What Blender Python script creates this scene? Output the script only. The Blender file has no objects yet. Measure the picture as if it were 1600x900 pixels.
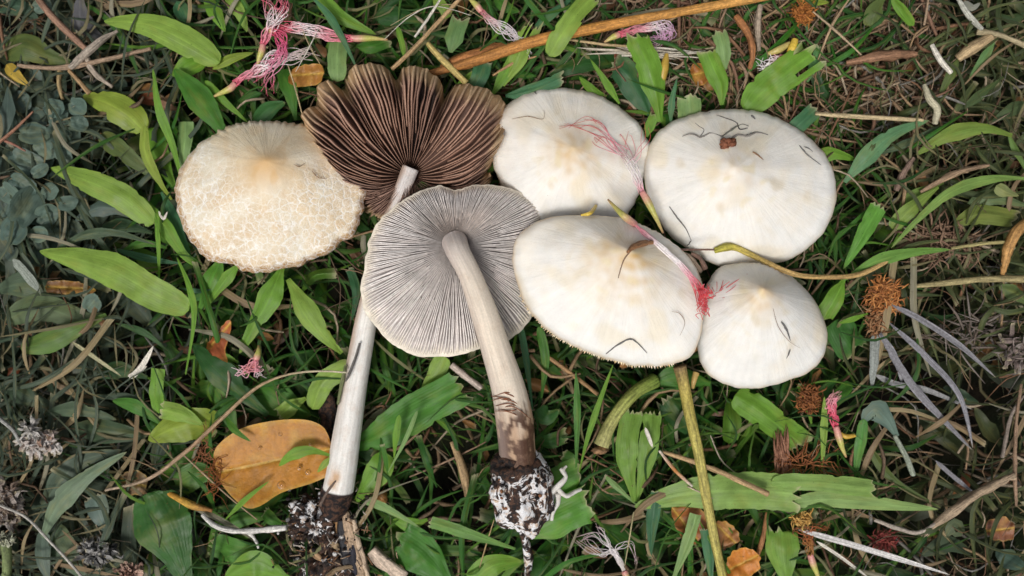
import bpy, math, random, zlib
from mathutils import Vector, noise

# ------------------------------------------------------------------ camera, world, sun, exposure
C = bpy.context.scene.collection
SC = bpy.context.scene
S = 0.00027            # metres per unit; 1 unit is about a quarter of a millimetre
H = 1260.0             # camera height above the level z = 0, in units

def P(px, py, z=0.0):
    f = (H - z) / H
    return Vector(((px - 800) * f, (450 - py) * f, z))

cam_d = bpy.data.cameras.new('camera')
cam = bpy.data.objects.new('camera', cam_d); C.objects.link(cam)
cam.location = (0, 0, H * S)
cam_d.sensor_width = 36.0
cam_d.lens = 36.0 * H / 1600.0
cam_d.dof.use_dof = True; cam_d.dof.focus_distance = (H - 70) * S; cam_d.dof.aperture_fstop = 6.5
cam_d.clip_start = 0.005; cam_d.clip_end = 200
SC.camera = cam

SUN_EL, SUN_AZ = math.radians(64), math.radians(208)   # azimuth clockwise from +y
world = bpy.data.worlds.new('World'); SC.world = world; world.use_nodes = True
nt = world.node_tree; nt.nodes.clear()
sky = nt.nodes.new('ShaderNodeTexSky'); sky.sky_type = 'NISHITA'; sky.sun_disc = False
sky.sun_elevation = SUN_EL; sky.sun_rotation = SUN_AZ
sky.dust_density = 6.0; sky.ozone_density = 0.6
hs = nt.nodes.new('ShaderNodeHueSaturation'); hs.inputs['Saturation'].default_value = 0.32
bg = nt.nodes.new('ShaderNodeBackground'); bg.inputs['Strength'].default_value = 0.066
wo = nt.nodes.new('ShaderNodeOutputWorld')
nt.links.new(sky.outputs[0], hs.inputs['Color']); nt.links.new(hs.outputs[0], bg.inputs['Color'])
nt.links.new(bg.outputs[0], wo.inputs['Surface'])

sun_d = bpy.data.lights.new('sun', 'SUN'); sun_d.energy = 1.5; sun_d.angle = math.radians(16)
sun_d.color = (1.0, 0.965, 0.91)
sun = bpy.data.objects.new('sun', sun_d); C.objects.link(sun)
sd = Vector((math.sin(SUN_AZ) * math.cos(SUN_EL), math.cos(SUN_AZ) * math.cos(SUN_EL), math.sin(SUN_EL)))
sun.rotation_euler = sd.to_track_quat('Z', 'Y').to_euler()
sun.location = sd * 2

SC.view_settings.view_transform = 'Standard'
SC.view_settings.look = 'None'
SC.view_settings.exposure = 0.42
SC.view_settings.gamma = 1.0
SC.view_settings.use_curve_mapping = False

# ------------------------------------------------------------------ helpers
def n1(x, y=0.0, z=0.0): return noise.noise(Vector((x, y, z)))
def lerp(a, b, t): return a + (b - a) * t
def mixc(a, b, t):
    t = max(0.0, min(1.0, t)); return tuple(a[i] + (b[i] - a[i]) * t for i in range(3))
def sm(a, b, x):
    t = max(0.0, min(1.0, (x - a) / (b - a))); return t * t * (3 - 2 * t)
def rs(text): return random.Random(zlib.crc32(text.encode()))

def cat(pts, n, closed=False):
    """Catmull-Rom samples through points of any dimension"""
    out = []; m = len(pts)
    if closed: segs = m
    else: segs = m - 1
    for i in range(n):
        u = (i / n if closed else i / (n - 1)) * segs
        k = min(int(u), segs - 1); t = u - k
        g = lambda j: pts[j % m] if closed else pts[max(0, min(m - 1, j))]
        p0, p1, p2, p3 = g(k - 1), g(k), g(k + 1), g(k + 2)
        out.append(tuple(0.5 * ((2 * p1[a]) + (-p0[a] + p2[a]) * t + (2 * p0[a] - 5 * p1[a] + 4 * p2[a] - p3[a]) * t * t
                   + (-p0[a] + 3 * p1[a] - 3 * p2[a] + p3[a]) * t ** 3) for a in range(len(p1))))
    return out

class MB:
    """collects vertices (in units, world frame), faces, colour and uv, builds ONE mesh object"""
    def __init__(s): s.v = []; s.f = []; s.c = []; s.uv = []
    def vert(s, p, c=(0.5, 0.5, 0.5), uv=(0.0, 0.0)):
        s.v.append(p); s.c.append(c); s.uv.append(uv); return len(s.v) - 1
    def build(s, name, mat, parent=None, loc=None, smooth=True):
        if loc is None:
            if parent is not None: loc = parent['_o']
            else:
                k = len(s.v); xs = [p[0] for p in s.v]; ys = [p[1] for p in s.v]; zs = [p[2] for p in s.v]
                loc = ((min(xs) + max(xs)) / 2, (min(ys) + max(ys)) / 2, min(zs))
        me = bpy.data.meshes.new(name)
        me.from_pydata([((p[0] - loc[0]) * S, (p[1] - loc[1]) * S, (p[2] - loc[2]) * S) for p in s.v], [], s.f)
        ca = me.color_attributes.new('Col', 'FLOAT_COLOR', 'POINT')
        flat = []
        for c in s.c: flat.extend((c[0], c[1], c[2], 1.0 if len(c) < 4 else c[3]))
        ca.data.foreach_set('color', flat)
        ul = me.uv_layers.new(name='UVMap'); uf = []
        for lp in me.loops: uf.extend(s.uv[lp.vertex_index])
        ul.data.foreach_set('uv', uf)
        if smooth: me.polygons.foreach_set('use_smooth', [True] * len(me.polygons))
        me.materials.append(mat); me.update()
        o = bpy.data.objects.new(name, me); C.objects.link(o)
        if parent is not None:
            o.parent = parent
            po = parent['_o']
            o.location = tuple((loc[i] - po[i]) * S for i in range(3))
        else:
            o.location = tuple(q * S for q in loc)
        ORIG[o.name] = tuple(loc)
        return o

ORIG = {}
class Root:                       # small wrapper so parts know where their thing stands
    def __init__(s, o, loc): s.o = o; s.loc = loc

def part(mb, name, mat, thing, kind=None, smooth=True, label=None):
    loc = ORIG[thing.name]
    me_o = mb.build(name, mat, None, loc, smooth)
    me_o.parent = thing; me_o.location = (0, 0, 0)
    if kind: me_o['kind'] = kind
    if label: me_o['label'] = label
    return me_o

def thing(name, label, category, loc, group=None):
    o = bpy.data.objects.new(name, None); C.objects.link(o)
    o.empty_display_size = 0.01
    o.location = tuple(q * S for q in loc); ORIG[o.name] = tuple(loc)
    o['label'] = label; o['category'] = category
    if group: o['group'] = group
    return o

def tag(o, label, category, group=None, kind=None):
    if label: o['label'] = label
    if category: o['category'] = category
    if group: o['group'] = group
    if kind: o['kind'] = kind
    return o

def grid(mb, rows, cols, wrap, i0, flip=False):
    for i in range(rows - 1):
        for j in range(cols if wrap else cols - 1):
            a = i0 + i * cols + j; b = i0 + i * cols + (j + 1) % cols
            mb.f.append((a, a + cols, b + cols, b) if flip else (a, b, b + cols, a + cols))

def tube(mb, pts, rad, colf, sides=8, n=None, ends=True, wob=0.0, seed=0.0, flat=1.0):
    """pts: (px,py,z); rad: number or list; colf: colour or function(t, ang)"""
    n = n or max(4, len(pts) * 4)
    cs = cat([tuple(p) for p in pts], n) if len(pts) > 1 else pts
    w = [P(*c) for c in cs]
    if not isinstance(rad, (list, tuple)): rad = [rad, rad]
    rr = cat([(r,) for r in rad], n)
    i0 = len(mb.v); up = Vector((0, 0, 1)); L = 0.0; prev = None
    for i in range(n):
        tg = (w[min(n - 1, i + 1)] - w[max(0, i - 1)])
        if tg.length < 1e-6: tg = Vector((1, 0, 0))
        tg.normalize()
        sd_ = tg.cross(up)
        if sd_.length < 0.05: sd_ = prev if prev is not None else Vector((1, 0, 0))
        sd_.normalize(); prev = sd_
        nn = sd_.cross(tg).normalized()
        if i: L += (w[i] - w[i - 1]).length
        t = i / (n - 1)
        for k in range(sides):
            a = 2 * math.pi * k / sides
            r = max(0.05, rr[i][0])
            if wob: r *= 1 + wob * n1(math.cos(a) * 1.5 + seed, math.sin(a) * 1.5, L / max(4.0, 4 * rr[i][0]) + seed)
            p = w[i] + sd_ * (math.cos(a) * r) + nn * (math.sin(a) * r * flat)
            c = colf(t, a) if callable(colf) else colf
            mb.vert(p, c, (k / sides, L / 40.0))
    grid(mb, n, sides, True, i0)
    if ends:
        mb.f.append(tuple(i0 + k for k in range(sides - 1, -1, -1)))
        mb.f.append(tuple(i0 + (n - 1) * sides + k for k in range(sides)))

def blob(mb, px, py, z, rx, ry, rz, colf, seed=0.0, amp=0.25, freq=1.6, nu=14, nv=10, rot=0.0):
    c = P(px, py, z); i0 = len(mb.v)
    for i in range(nv + 1):
        ph = math.pi * i / nv
        for j in range(nu):
            a = 2 * math.pi * j / nu
            d = Vector((math.sin(ph) * math.cos(a), math.sin(ph) * math.sin(a), math.cos(ph)))
            k = 1 + amp * (n1(d.x * freq + seed, d.y * freq, d.z * freq + seed) + 0.5 * n1(d.x * freq * 2.7 + seed, d.y * freq * 2.7 + 3, d.z * freq * 2.7))
            x, y = d.x * rx * k, d.y * ry * k
            q = Vector((x * math.cos(rot) - y * math.sin(rot), x * math.sin(rot) + y * math.cos(rot), d.z * rz * k))
            col = colf(d) if callable(colf) else colf
            mb.vert(c + q, col, (j / nu, i / nv))
    grid(mb, nv + 1, nu, True, i0)

# ------------------------------------------------------------------ materials
def newmat(name):
    m = bpy.data.materials.new(name); m.use_nodes = True
    t = m.node_tree; t.nodes.clear()
    out = t.nodes.new('ShaderNodeOutputMaterial')
    return m, t, out
def N(t, typ, **kw):
    n = t.nodes.new('ShaderNode' + typ)
    for k, v in kw.items(): setattr(n, k, v)
    return n
def setin(n, **kw):
    for k, v in kw.items(): n.inputs[k.replace('_', ' ')].default_value = v
def attr(t): return N(t, 'Attribute', attribute_name='Col')
def objmm(t, scale=(1, 1, 1)):
    tc = N(t, 'TexCoord'); mp = N(t, 'Mapping')
    mp.inputs['Scale'].default_value = tuple(s_ * 1000 for s_ in scale)
    t.links.new(tc.outputs['Object'], mp.inputs['Vector']); return mp.outputs[0]
def uvmap(t, scale):
    tc = N(t, 'TexCoord'); mp = N(t, 'Mapping'); mp.inputs['Scale'].default_value = scale
    oi = N(t, 'ObjectInfo'); ml = N(t, 'VectorMath', operation='SCALE'); ml.inputs['Scale'].default_value = 37.0
    cx = N(t, 'CombineXYZ'); t.links.new(oi.outputs['Random'], cx.inputs[2]); t.links.new(cx.outputs[0], ml.inputs[0])
    t.links.new(tc.outputs['UV'], mp.inputs['Vector'])
    ad = N(t, 'VectorMath', operation='ADD'); t.links.new(mp.outputs[0], ad.inputs[0]); t.links.new(ml.outputs[0], ad.inputs[1])
    return ad.outputs[0]
def noi(t, vec, scale, detail=4.0, rough=0.6, dist=0.0):
    n = N(t, 'TexNoise'); setin(n, Scale=scale, Detail=detail, Roughness=rough, Distortion=dist)
    t.links.new(vec, n.inputs['Vector']); return n.outputs['Fac']
def mr(t, fac, a, b, c=0.0, d=1.0):
    n = N(t, 'MapRange'); n.inputs[1].default_value = a; n.inputs[2].default_value = b
    n.inputs[3].default_value = c; n.inputs[4].default_value = d
    t.links.new(fac, n.inputs[0]); return n.outputs[0]
def mulc(t, col, fac):
    n = N(t, 'VectorMath', operation='SCALE'); t.links.new(col, n.inputs[0]); t.links.new(fac, n.inputs['Scale']); return n.outputs[0]
def mathn(t, op, a, b):
    n = N(t, 'Math', operation=op)
    for i, x in enumerate((a, b)):
        if isinstance(x, (int, float)): n.inputs[i].default_value = x
        else: t.links.new(x, n.inputs[i])
    return n.outputs[0]
def mixn(t, fac, a, b):
    n = N(t, 'Mix', data_type='RGBA')
    if isinstance(fac, (int, float)): n.inputs[0].default_value = fac
    else: t.links.new(fac, n.inputs[0])
    for i, x in ((6, a), (7, b)):
        if isinstance(x, tuple): n.inputs[i].default_value = (*x, 1)
        else: t.links.new(x, n.inputs[i])
    return n.outputs[2]
def bump(t, h, strength, dist):
    n = N(t, 'Bump'); setin(n, Strength=strength, Distance=dist); t.links.new(h, n.inputs['Height']); return n.outputs[0]
def princ(t, col, rough=0.5, spec=0.4, nrm=None, sss=0.0, sssr=0.001):
    p = N(t, 'BsdfPrincipled'); t.links.new(col, p.inputs['Base Color'])
    if isinstance(rough, (int, float)): p.inputs['Roughness'].default_value = rough
    else: t.links.new(rough, p.inputs['Roughness'])
    p.inputs['Specular IOR Level'].default_value = spec
    if nrm is not None: t.links.new(nrm, p.inputs['Normal'])
    if sss:
        p.inputs['Subsurface Weight'].default_value = sss; p.inputs['Subsurface Scale'].default_value = sssr
        p.inputs['Subsurface Radius'].default_value = (1.0, 0.7, 0.5)
    return p

def make_leaf_mat():
    m, t, out = newmat('leaf_surface'); a = attr(t)
    v1 = noi(t, uvmap(t, (16, 0.7, 1)), 1.0, 3)
    v2 = noi(t, uvmap(t, (2.2, 2.5, 1)), 1.3, 4)
    om = objmm(t); sp = noi(t, om, 1.1, 3, 0.7)
    f = mathn(t, 'MULTIPLY', mr(t, v1, 0.3, 0.7, 0.9, 1.08), mr(t, v2, 0.25, 0.75, 0.74, 1.26))
    f = mathn(t, 'MULTIPLY', f, mr(t, sp, 0.30, 0.36, 0.55, 1.0))
    tc = N(t, 'TexCoord'); sx = N(t, 'SeparateXYZ'); t.links.new(tc.outputs['UV'], sx.inputs[0])
    d = mathn(t, 'ABSOLUTE', mathn(t, 'SUBTRACT', sx.outputs[0], 0.5), 0)
    rib = mr(t, d, 0.012, 0.05, 1.16, 1.0)
    f = mathn(t, 'MULTIPLY', f, rib)
    col = mulc(t, a.outputs['Color'], f)
    yel = noi(t, uvmap(t, (1.0, 1.1, 1)), 2.1, 3)
    bs = noi(t, om, 0.55, 5, 0.75)
    col = mixn(t, mr(t, bs, 0.64, 0.70, 0, 0.75), col, (0.16, 0.10, 0.04))
    col = mixn(t, mr(t, yel, 0.50, 0.74, 0, 0.5), col, mulc(t, mixn(t, 0.4, a.outputs['Color'], (0.42, 0.34, 0.06)), mr(t, v1, 0.3, 0.7, 0.8, 1.2)))
    w = N(t, 'TexWave', wave_type='BANDS', bands_direction='X'); setin(w, Scale=4.2, Distortion=0.6, Detail=1.0)
    t.links.new(tc.outputs['UV'], w.inputs['Vector'])
    hh = mathn(t, 'ADD', mathn(t, 'MULTIPLY', w.outputs['Fac'], 0.10), mathn(t, 'ADD', mathn(t, 'MULTIPLY', v1, 0.45), mathn(t, 'MULTIPLY', v2, 0.7)))
    nb = bump(t, hh, 0.5, 0.0006)
    p = princ(t, col, mr(t, v2, 0.3, 0.7, 0.34, 0.56), 0.30, nb)
    tr = N(t, 'BsdfTranslucent'); t.links.new(mulc(t, col, mr(t, v1, 0, 1, 1.5, 1.5)), tr.inputs['Color'])
    mx = N(t, 'MixShader'); mx.inputs[0].default_value = 0.34
    t.links.new(p.outputs[0], mx.inputs[1]); t.links.new(tr.outputs[0], mx.inputs[2]); t.links.new(mx.outputs[0], out.inputs['Surface'])
    return m
def make_fibre_mat(name='dry_fibre', rough=0.65, strength=0.6):
    m, t, out = newmat(name); a = attr(t)
    v1 = noi(t, uvmap(t, (7, 0.5, 1)), 2.4, 5, 0.7); om = objmm(t); v2 = noi(t, om, 0.9, 5, 0.7)
    f = mathn(t, 'MULTIPLY', mr(t, v1, 0.35, 0.65, 0.5, 1.45), mr(t, v2, 0.3, 0.7, 0.6, 1.35))
    col = mulc(t, a.outputs['Color'], f)
    nb = bump(t, mathn(t, 'ADD', v1, v2), strength, 0.0005)
    p = princ(t, col, rough, 0.3, nb); t.links.new(p.outputs[0], out.inputs['Surface']); return m
def make_cap_mat(cracked=False):
    m, t, out = newmat('cracked_cap_skin' if cracked else 'cap_skin'); a = attr(t); om = objmm(t)
    big = noi(t, om, 0.06, 5, 0.6); mid = noi(t, om, 0.28, 5, 0.65); fine = noi(t, om, 2.4, 4, 0.7)
    f = mathn(t, 'MULTIPLY', mr(t, big, 0.3, 0.7, 0.95, 1.04), mr(t, mid, 0.3, 0.7, 0.97, 1.03))
    f = mathn(t, 'MULTIPLY', f, mr(t, fine, 0.3, 0.7, 0.97, 1.03))
    tcu = N(t, 'TexCoord'); su = N(t, 'SeparateXYZ'); t.links.new(tcu.outputs['UV'], su.inputs[0]); edge = mr(t, su.outputs[1], 0.12, 0.5, 0, 1)
    rad = noi(t, uvmap(t, (110, 2.2, 1)), 1.0, 4, 0.65, 0.4); rad2 = noi(t, uvmap(t, (26, 1.2, 1)), 1.0, 3, 0.6, 0.6)
    rr_ = mathn(t, 'MULTIPLY', mathn(t, 'SUBTRACT', mathn(t, 'ADD', rad, mathn(t, 'MULTIPLY', rad2, 0.8)), 0.9), edge)
    f = mathn(t, 'MULTIPLY', f, mr(t, rr_, -0.35, 0.35, 0.92, 1.05))
    col = mulc(t, a.outputs['Color'], f)
    dirt = noi(t, om, 1.5, 5, 0.8); dm = noi(t, om, 0.10, 3)
    col = mixn(t, mathn(t, 'MULTIPLY', mr(t, dirt, 0.62, 0.70, 0, 0.55), mr(t, dm, 0.45, 0.6, 0, 1)), col, (0.42, 0.33, 0.24))
    col = mixn(t, mr(t, big, 0.48, 0.72, 0, 0.26), col, (0.76, 0.62, 0.40))
    vs = N(t, 'TexVoronoi', feature='F1'); setin(vs, Scale=0.42, Randomness=1.0); t.links.new(om, vs.inputs['Vector'])
    sp = mathn(t, 'MULTIPLY', mr(t, vs.outputs['Distance'], 0.04, 0.075, 1, 0), mr(t, mid, 0.60, 0.63, 0, 0.7))
    col = mixn(t, sp, col, (0.22, 0.15, 0.08))
    h = mathn(t, 'ADD', mathn(t, 'MULTIPLY', mid, 0.6), mathn(t, 'ADD', mathn(t, 'MULTIPLY', rr_, 0.9), mathn(t, 'MULTIPLY', fine, 0.3)))
    st = 0.35
    if cracked:
        al = a.outputs['Alpha']
        dn = N(t, 'TexNoise'); setin(dn, Scale=0.35, Detail=4.0, Roughness=0.7); t.links.new(om, dn.inputs['Vector'])
        dv = N(t, 'VectorMath', operation='SCALE'); dv.inputs['Scale'].default_value = 2.6; t.links.new(dn.outputs['Color'], dv.inputs[0])
        ad = N(t, 'VectorMath', operation='ADD'); t.links.new(om, ad.inputs[0]); t.links.new(dv.outputs[0], ad.inputs[1])
        def crack(sc, w):
            v = N(t, 'TexVoronoi', feature='DISTANCE_TO_EDGE'); setin(v, Scale=sc, Randomness=1.0); t.links.new(ad.outputs[0], v.inputs['Vector'])
            return mr(t, v.outputs['Distance'], 0.0, w, 1, 0)
        c1 = crack(0.29, 0.12); c2 = mathn(t, 'MULTIPLY', crack(0.60, 0.13), 0.6)
        ck = mathn(t, 'MAXIMUM', c1, c2)
        cf = mathn(t, 'MULTIPLY', mathn(t, 'MULTIPLY', ck, mr(t, noi(t, om, 0.5, 4, 0.7), 0.36, 0.58, 0.25, 1.0)), al)
        col = mixn(t, cf, col, (0.86, 0.85, 0.82))
        h = mathn(t, 'SUBTRACT', h, mathn(t, 'MULTIPLY', cf, 0.5)); st = 0.45
    p = princ(t, col, mr(t, mid, 0.3, 0.7, 0.42, 0.62), 0.32, bump(t, h, st, 0.0009), 0.12, 0.002)
    t.links.new(p.outputs[0], out.inputs['Surface']); return m
def make_gill_mat():
    m, t, out = newmat('gill_tissue'); a = attr(t); om = objmm(t)
    v = noi(t, om, 0.5, 5, 0.7); big = noi(t, om, 0.09, 4)
    col = mulc(t, a.outputs['Color'], mathn(t, 'MULTIPLY', mr(t, v, 0.3, 0.7, 0.78, 1.2), mr(t, big, 0.3, 0.7, 0.85, 1.12)))
    p = princ(t, col, 0.7, 0.2, bump(t, v, 0.3, 0.0003)); t.links.new(p.outputs[0], out.inputs['Surface']); return m
def make_stem_mat():
    m, t, out = newmat('stem_fibre'); a = attr(t); om = objmm(t)
    v1 = noi(t, uvmap(t, (26, 0.5, 1)), 1.0, 5, 0.65); v2 = noi(t, om, 0.25, 5, 0.65); v3 = noi(t, om, 1.6, 4, 0.7)
    f = mathn(t, 'MULTIPLY', mr(t, v1, 0.3, 0.7, 0.78, 1.12), mr(t, v3, 0.3, 0.7, 0.9, 1.08))
    col = mulc(t, a.outputs['Color'], f)
    col = mixn(t, mr(t, v2, 0.5, 0.72, 0, 0.5), col, mulc(t, mixn(t, 0.55, a.outputs['Color'], (0.50, 0.33, 0.22)), f))
    p = princ(t, col, 0.6, 0.25, bump(t, mathn(t, 'ADD', v1, mathn(t, 'MULTIPLY', v3, 0.3)), 0.6, 0.0006), 0.08, 0.001)
    t.links.new(p.outputs[0], out.inputs['Surface']); return m
def make_mottled():
    m, t, out = newmat('soil_and_mycelium'); a = attr(t); om = objmm(t)
    n_ = noi(t, om, 0.19, 5, 0.6, 1.2); m_ = noi(t, om, 0.45, 5, 0.65, 0.4); fz = noi(t, om, 2.6, 4)
    soil = mulc(t, mixn(t, mr(t, m_, 0.45, 0.6), (0.010, 0.008, 0.009), (0.085, 0.042, 0.026)), mr(t, fz, 0.3, 0.7, 0.5, 1.5))
    white = mulc(t, mixn(t, mr(t, m_, 0.5, 0.65), (0.86, 0.86, 0.88), (0.62, 0.45, 0.32)), mr(t, fz, 0.3, 0.7, 0.7, 1.1))
    th = mathn(t, 'ADD', n_, mathn(t, 'SUBTRACT', a.outputs['Alpha'], 0.5))
    col = mixn(t, mr(t, th, 0.485, 0.515), soil, white)
    col = mixn(t, 0.02, col, a.outputs['Color'])
    p = princ(t, col, 0.8, 0.3, bump(t, mathn(t, 'ADD', n_, mathn(t, 'ADD', mathn(t, 'MULTIPLY', m_, 0.6), mathn(t, 'MULTIPLY', fz, 0.3))), 0.8, 0.0012))
    t.links.new(p.outputs[0], out.inputs['Surface']); return m
def make_soil():
    m, t, out = newmat('dark_soil'); om = objmm(t); a = noi(t, om, 0.12, 6, 0.7); b = noi(t, om, 0.8, 5, 0.7)
    col = mixn(t, mr(t, a, 0.4, 0.65), (0.009, 0.007, 0.006), (0.030, 0.021, 0.012))
    g = noi(t, om, 0.01, 4)
    col = mixn(t, mr(t, g, 0.42, 0.58, 0, 0.7), col, (0.025, 0.05, 0.014))
    p = princ(t, mulc(t, col, mr(t, b, 0.3, 0.7, 0.5, 1.6)), 0.9, 0.2, bump(t, mathn(t, 'ADD', a, b), 1.0, 0.004))
    t.links.new(p.outputs[0], out.inputs['Surface']); return m
def make_dead_leaf():
    m, t, out = newmat('fallen_leaf'); a = attr(t); om = objmm(t)
    v = noi(t, om, 0.16, 6, 0.65); v2 = noi(t, om, 0.7, 5, 0.7); v3 = noi(t, om, 0.30, 3, 0.5)
    col = mulc(t, a.outputs['Color'], mathn(t, 'MULTIPLY', mr(t, v, 0.3, 0.7, 0.72, 1.2), mr(t, v2, 0.3, 0.7, 0.85, 1.1)))
    col = mixn(t, mr(t, v3, 0.56, 0.70, 0, 0.5), col, mulc(t, mixn(t, 0.6, a.outputs['Color'], (0.25, 0.08, 0.012)), mr(t, v2, 0, 1, 1, 1)))
    sp = N(t, 'TexVoronoi', feature='F1'); setin(sp, Scale=0.55); t.links.new(om, sp.inputs['Vector'])
    col = mixn(t, mathn(t, 'MULTIPLY', mr(t, sp.outputs['Distance'], 0.08, 0.16, 1, 0), mr(t, v2, 0.5, 0.56, 0, 0.7)), col, (0.12, 0.05, 0.02))
    p = princ(t, col, 0.42, 0.45, bump(t, mathn(t, 'ADD', v2, v3), 0.4, 0.0008))
    tr = N(t, 'BsdfTranslucent'); t.links.new(col, tr.inputs['Color'])
    mx = N(t, 'MixShader'); mx.inputs[0].default_value = 0.12
    t.links.new(p.outputs[0], mx.inputs[1]); t.links.new(tr.outputs[0], mx.inputs[2]); t.links.new(mx.outputs[0], out.inputs['Surface'])
    return m
def make_drop():
    m, t, out = newmat('water_drop'); p = N(t, 'BsdfPrincipled')
    p.inputs['Base Color'].default_value = (0.95, 0.95, 0.95, 1); p.inputs['Roughness'].default_value = 0.02
    p.inputs['IOR'].default_value = 1.33; p.inputs['Transmission Weight'].default_value = 1.0
    t.links.new(p.outputs[0], out.inputs['Surface']); return m
def make_filament():
    m, t, out = newmat('flower_filament'); a = attr(t); om = objmm(t); v = noi(t, om, 1.2, 3)
    p = princ(t, mulc(t, a.outputs['Color'], mr(t, v, 0.3, 0.7, 0.8, 1.15)), 0.4, 0.4, None, 0.1, 0.0005)
    t.links.new(p.outputs[0], out.inputs['Surface']); return m

M_LEAF = make_leaf_mat(); M_FIB = make_fibre_mat(); M_CAP = make_cap_mat(); M_CRK = make_cap_mat(True)
M_GILL = make_gill_mat(); M_STEM = make_stem_mat(); M_MOT = make_mottled(); M_SOIL = make_soil()
M_DEAD = make_dead_leaf(); M_DROP = make_drop(); M_FIL = make_filament()

# ------------------------------------------------------------------ ground
SOIL_Z = -170
def soil_h(x, y): return SOIL_Z + 28 * n1(x / 150.0, y / 150.0) + 10 * n1(x / 45.0, y / 45.0, 5)
mb = MB(); E = 2200; n = 120; i0 = 0
xs = [-40000, -12000] + [-E + 2 * E * i / n for i in range(n + 1)] + [12000, 40000]
for y in xs:
    for x in xs:
        mb.vert(Vector((x, y, soil_h(x, y) if abs(x) <= E and abs(y) <= E else SOIL_Z)), (0.04, 0.03, 0.02))
grid(mb, len(xs), len(xs), False, 0)
o = mb.build('ground', M_SOIL, None, (0, 0, SOIL_Z)); tag(o, 'dark damp soil under the mown grass', None, None, 'structure')

# ------------------------------------------------------------------ mushrooms
class Rim:
    """rim of a cap seen as a closed outline in the picture plane around a centre"""
    def __init__(s, pts, c, jit=2.0, seed=1.0, jf=9.0):
        s.c = c; s.n = 720; sm_ = cat(pts, 900, True)
        ang = sorted((math.atan2(-(p[1] - c[1]), p[0] - c[0]) % (2 * math.pi), math.hypot(p[0] - c[0], p[1] - c[1])) for p in sm_)
        s.r = []; k = 0; m = len(ang)
        for i in range(s.n):
            a = 2 * math.pi * i / s.n
            while k < m and ang[k][0] < a: k += 1
            a1, r1 = ang[k % m]; a0, r0 = ang[(k - 1) % m]
            d = (a1 - a0) % (2 * math.pi); u = ((a - a0) % (2 * math.pi)) / d if d > 1e-6 else 0
            r = r0 + (r1 - r0) * min(1, u)
            r += jit * n1(math.cos(a) * jf + seed, math.sin(a) * jf) + 0.4 * jit * n1(math.cos(a) * jf * 3 + seed, math.sin(a) * jf * 3, 2)
            s.r.append(r)
        k2 = 26; s.rsm = []
        for i in range(s.n): s.rsm.append(sum(s.r[(i + d * 2) % s.n] for d in range(-k2, k2 + 1)) / (2 * k2 + 1))
    def Rt(s, a, t):
        i = int((a % (2 * math.pi)) / (2 * math.pi) * s.n) % s.n; u = sm(0.8, 1.0, t)
        return s.rsm[i] * (1 - u) + s.R(a) * u
    def R(s, a):
        u = (a % (2 * math.pi)) / (2 * math.pi) * s.n; i = int(u); t = u - i
        return s.r[i % s.n] * (1 - t) + s.r[(i + 1) % s.n] * t

CAPS = {}
class Cap:
    def __init__(s, rim, z0, h, p, umbo, uw, tilt=(0, 0), seed=0.0):
        s.rim = rim; s.z0 = z0; s.h = h; s.p = p; s.umbo = umbo; s.uw = uw; s.tilt = tilt; s.seed = seed
    def z(s, a, t):
        z = s.z0 + s.h * (1 - t ** s.p) + s.umbo * math.exp(-(t / s.uw) ** 2)
        if t > 0.93: z -= 10 * ((t - 0.93) / 0.07) ** 2
        r = s.rim.Rt(a, t) * t; x = math.cos(a) * r; y = math.sin(a) * r
        z += s.tilt[0] * x + s.tilt[1] * y
        z += (3.6 * n1(x / 55 + s.seed, y / 55, s.seed) + 2.0 * sm(.1, .6, t) * n1(math.cos(a) * 2.4 + s.seed, math.sin(a) * 2.4, 3) * t) * min(1, t * 3) + 0.7 * n1(x / 17 + s.seed, y / 17, 4)
        z += 2.5 * t * n1(math.cos(a) * 4 + s.seed, math.sin(a) * 4, t)
        return z
    def at(s, px, py):
        dx, dy = px - s.rim.c[0], -(py - s.rim.c[1]); a = math.atan2(dy, dx); t = min(1.0, math.hypot(dx, dy) / s.rim.R(a))
        return s.z(a, t)

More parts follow.
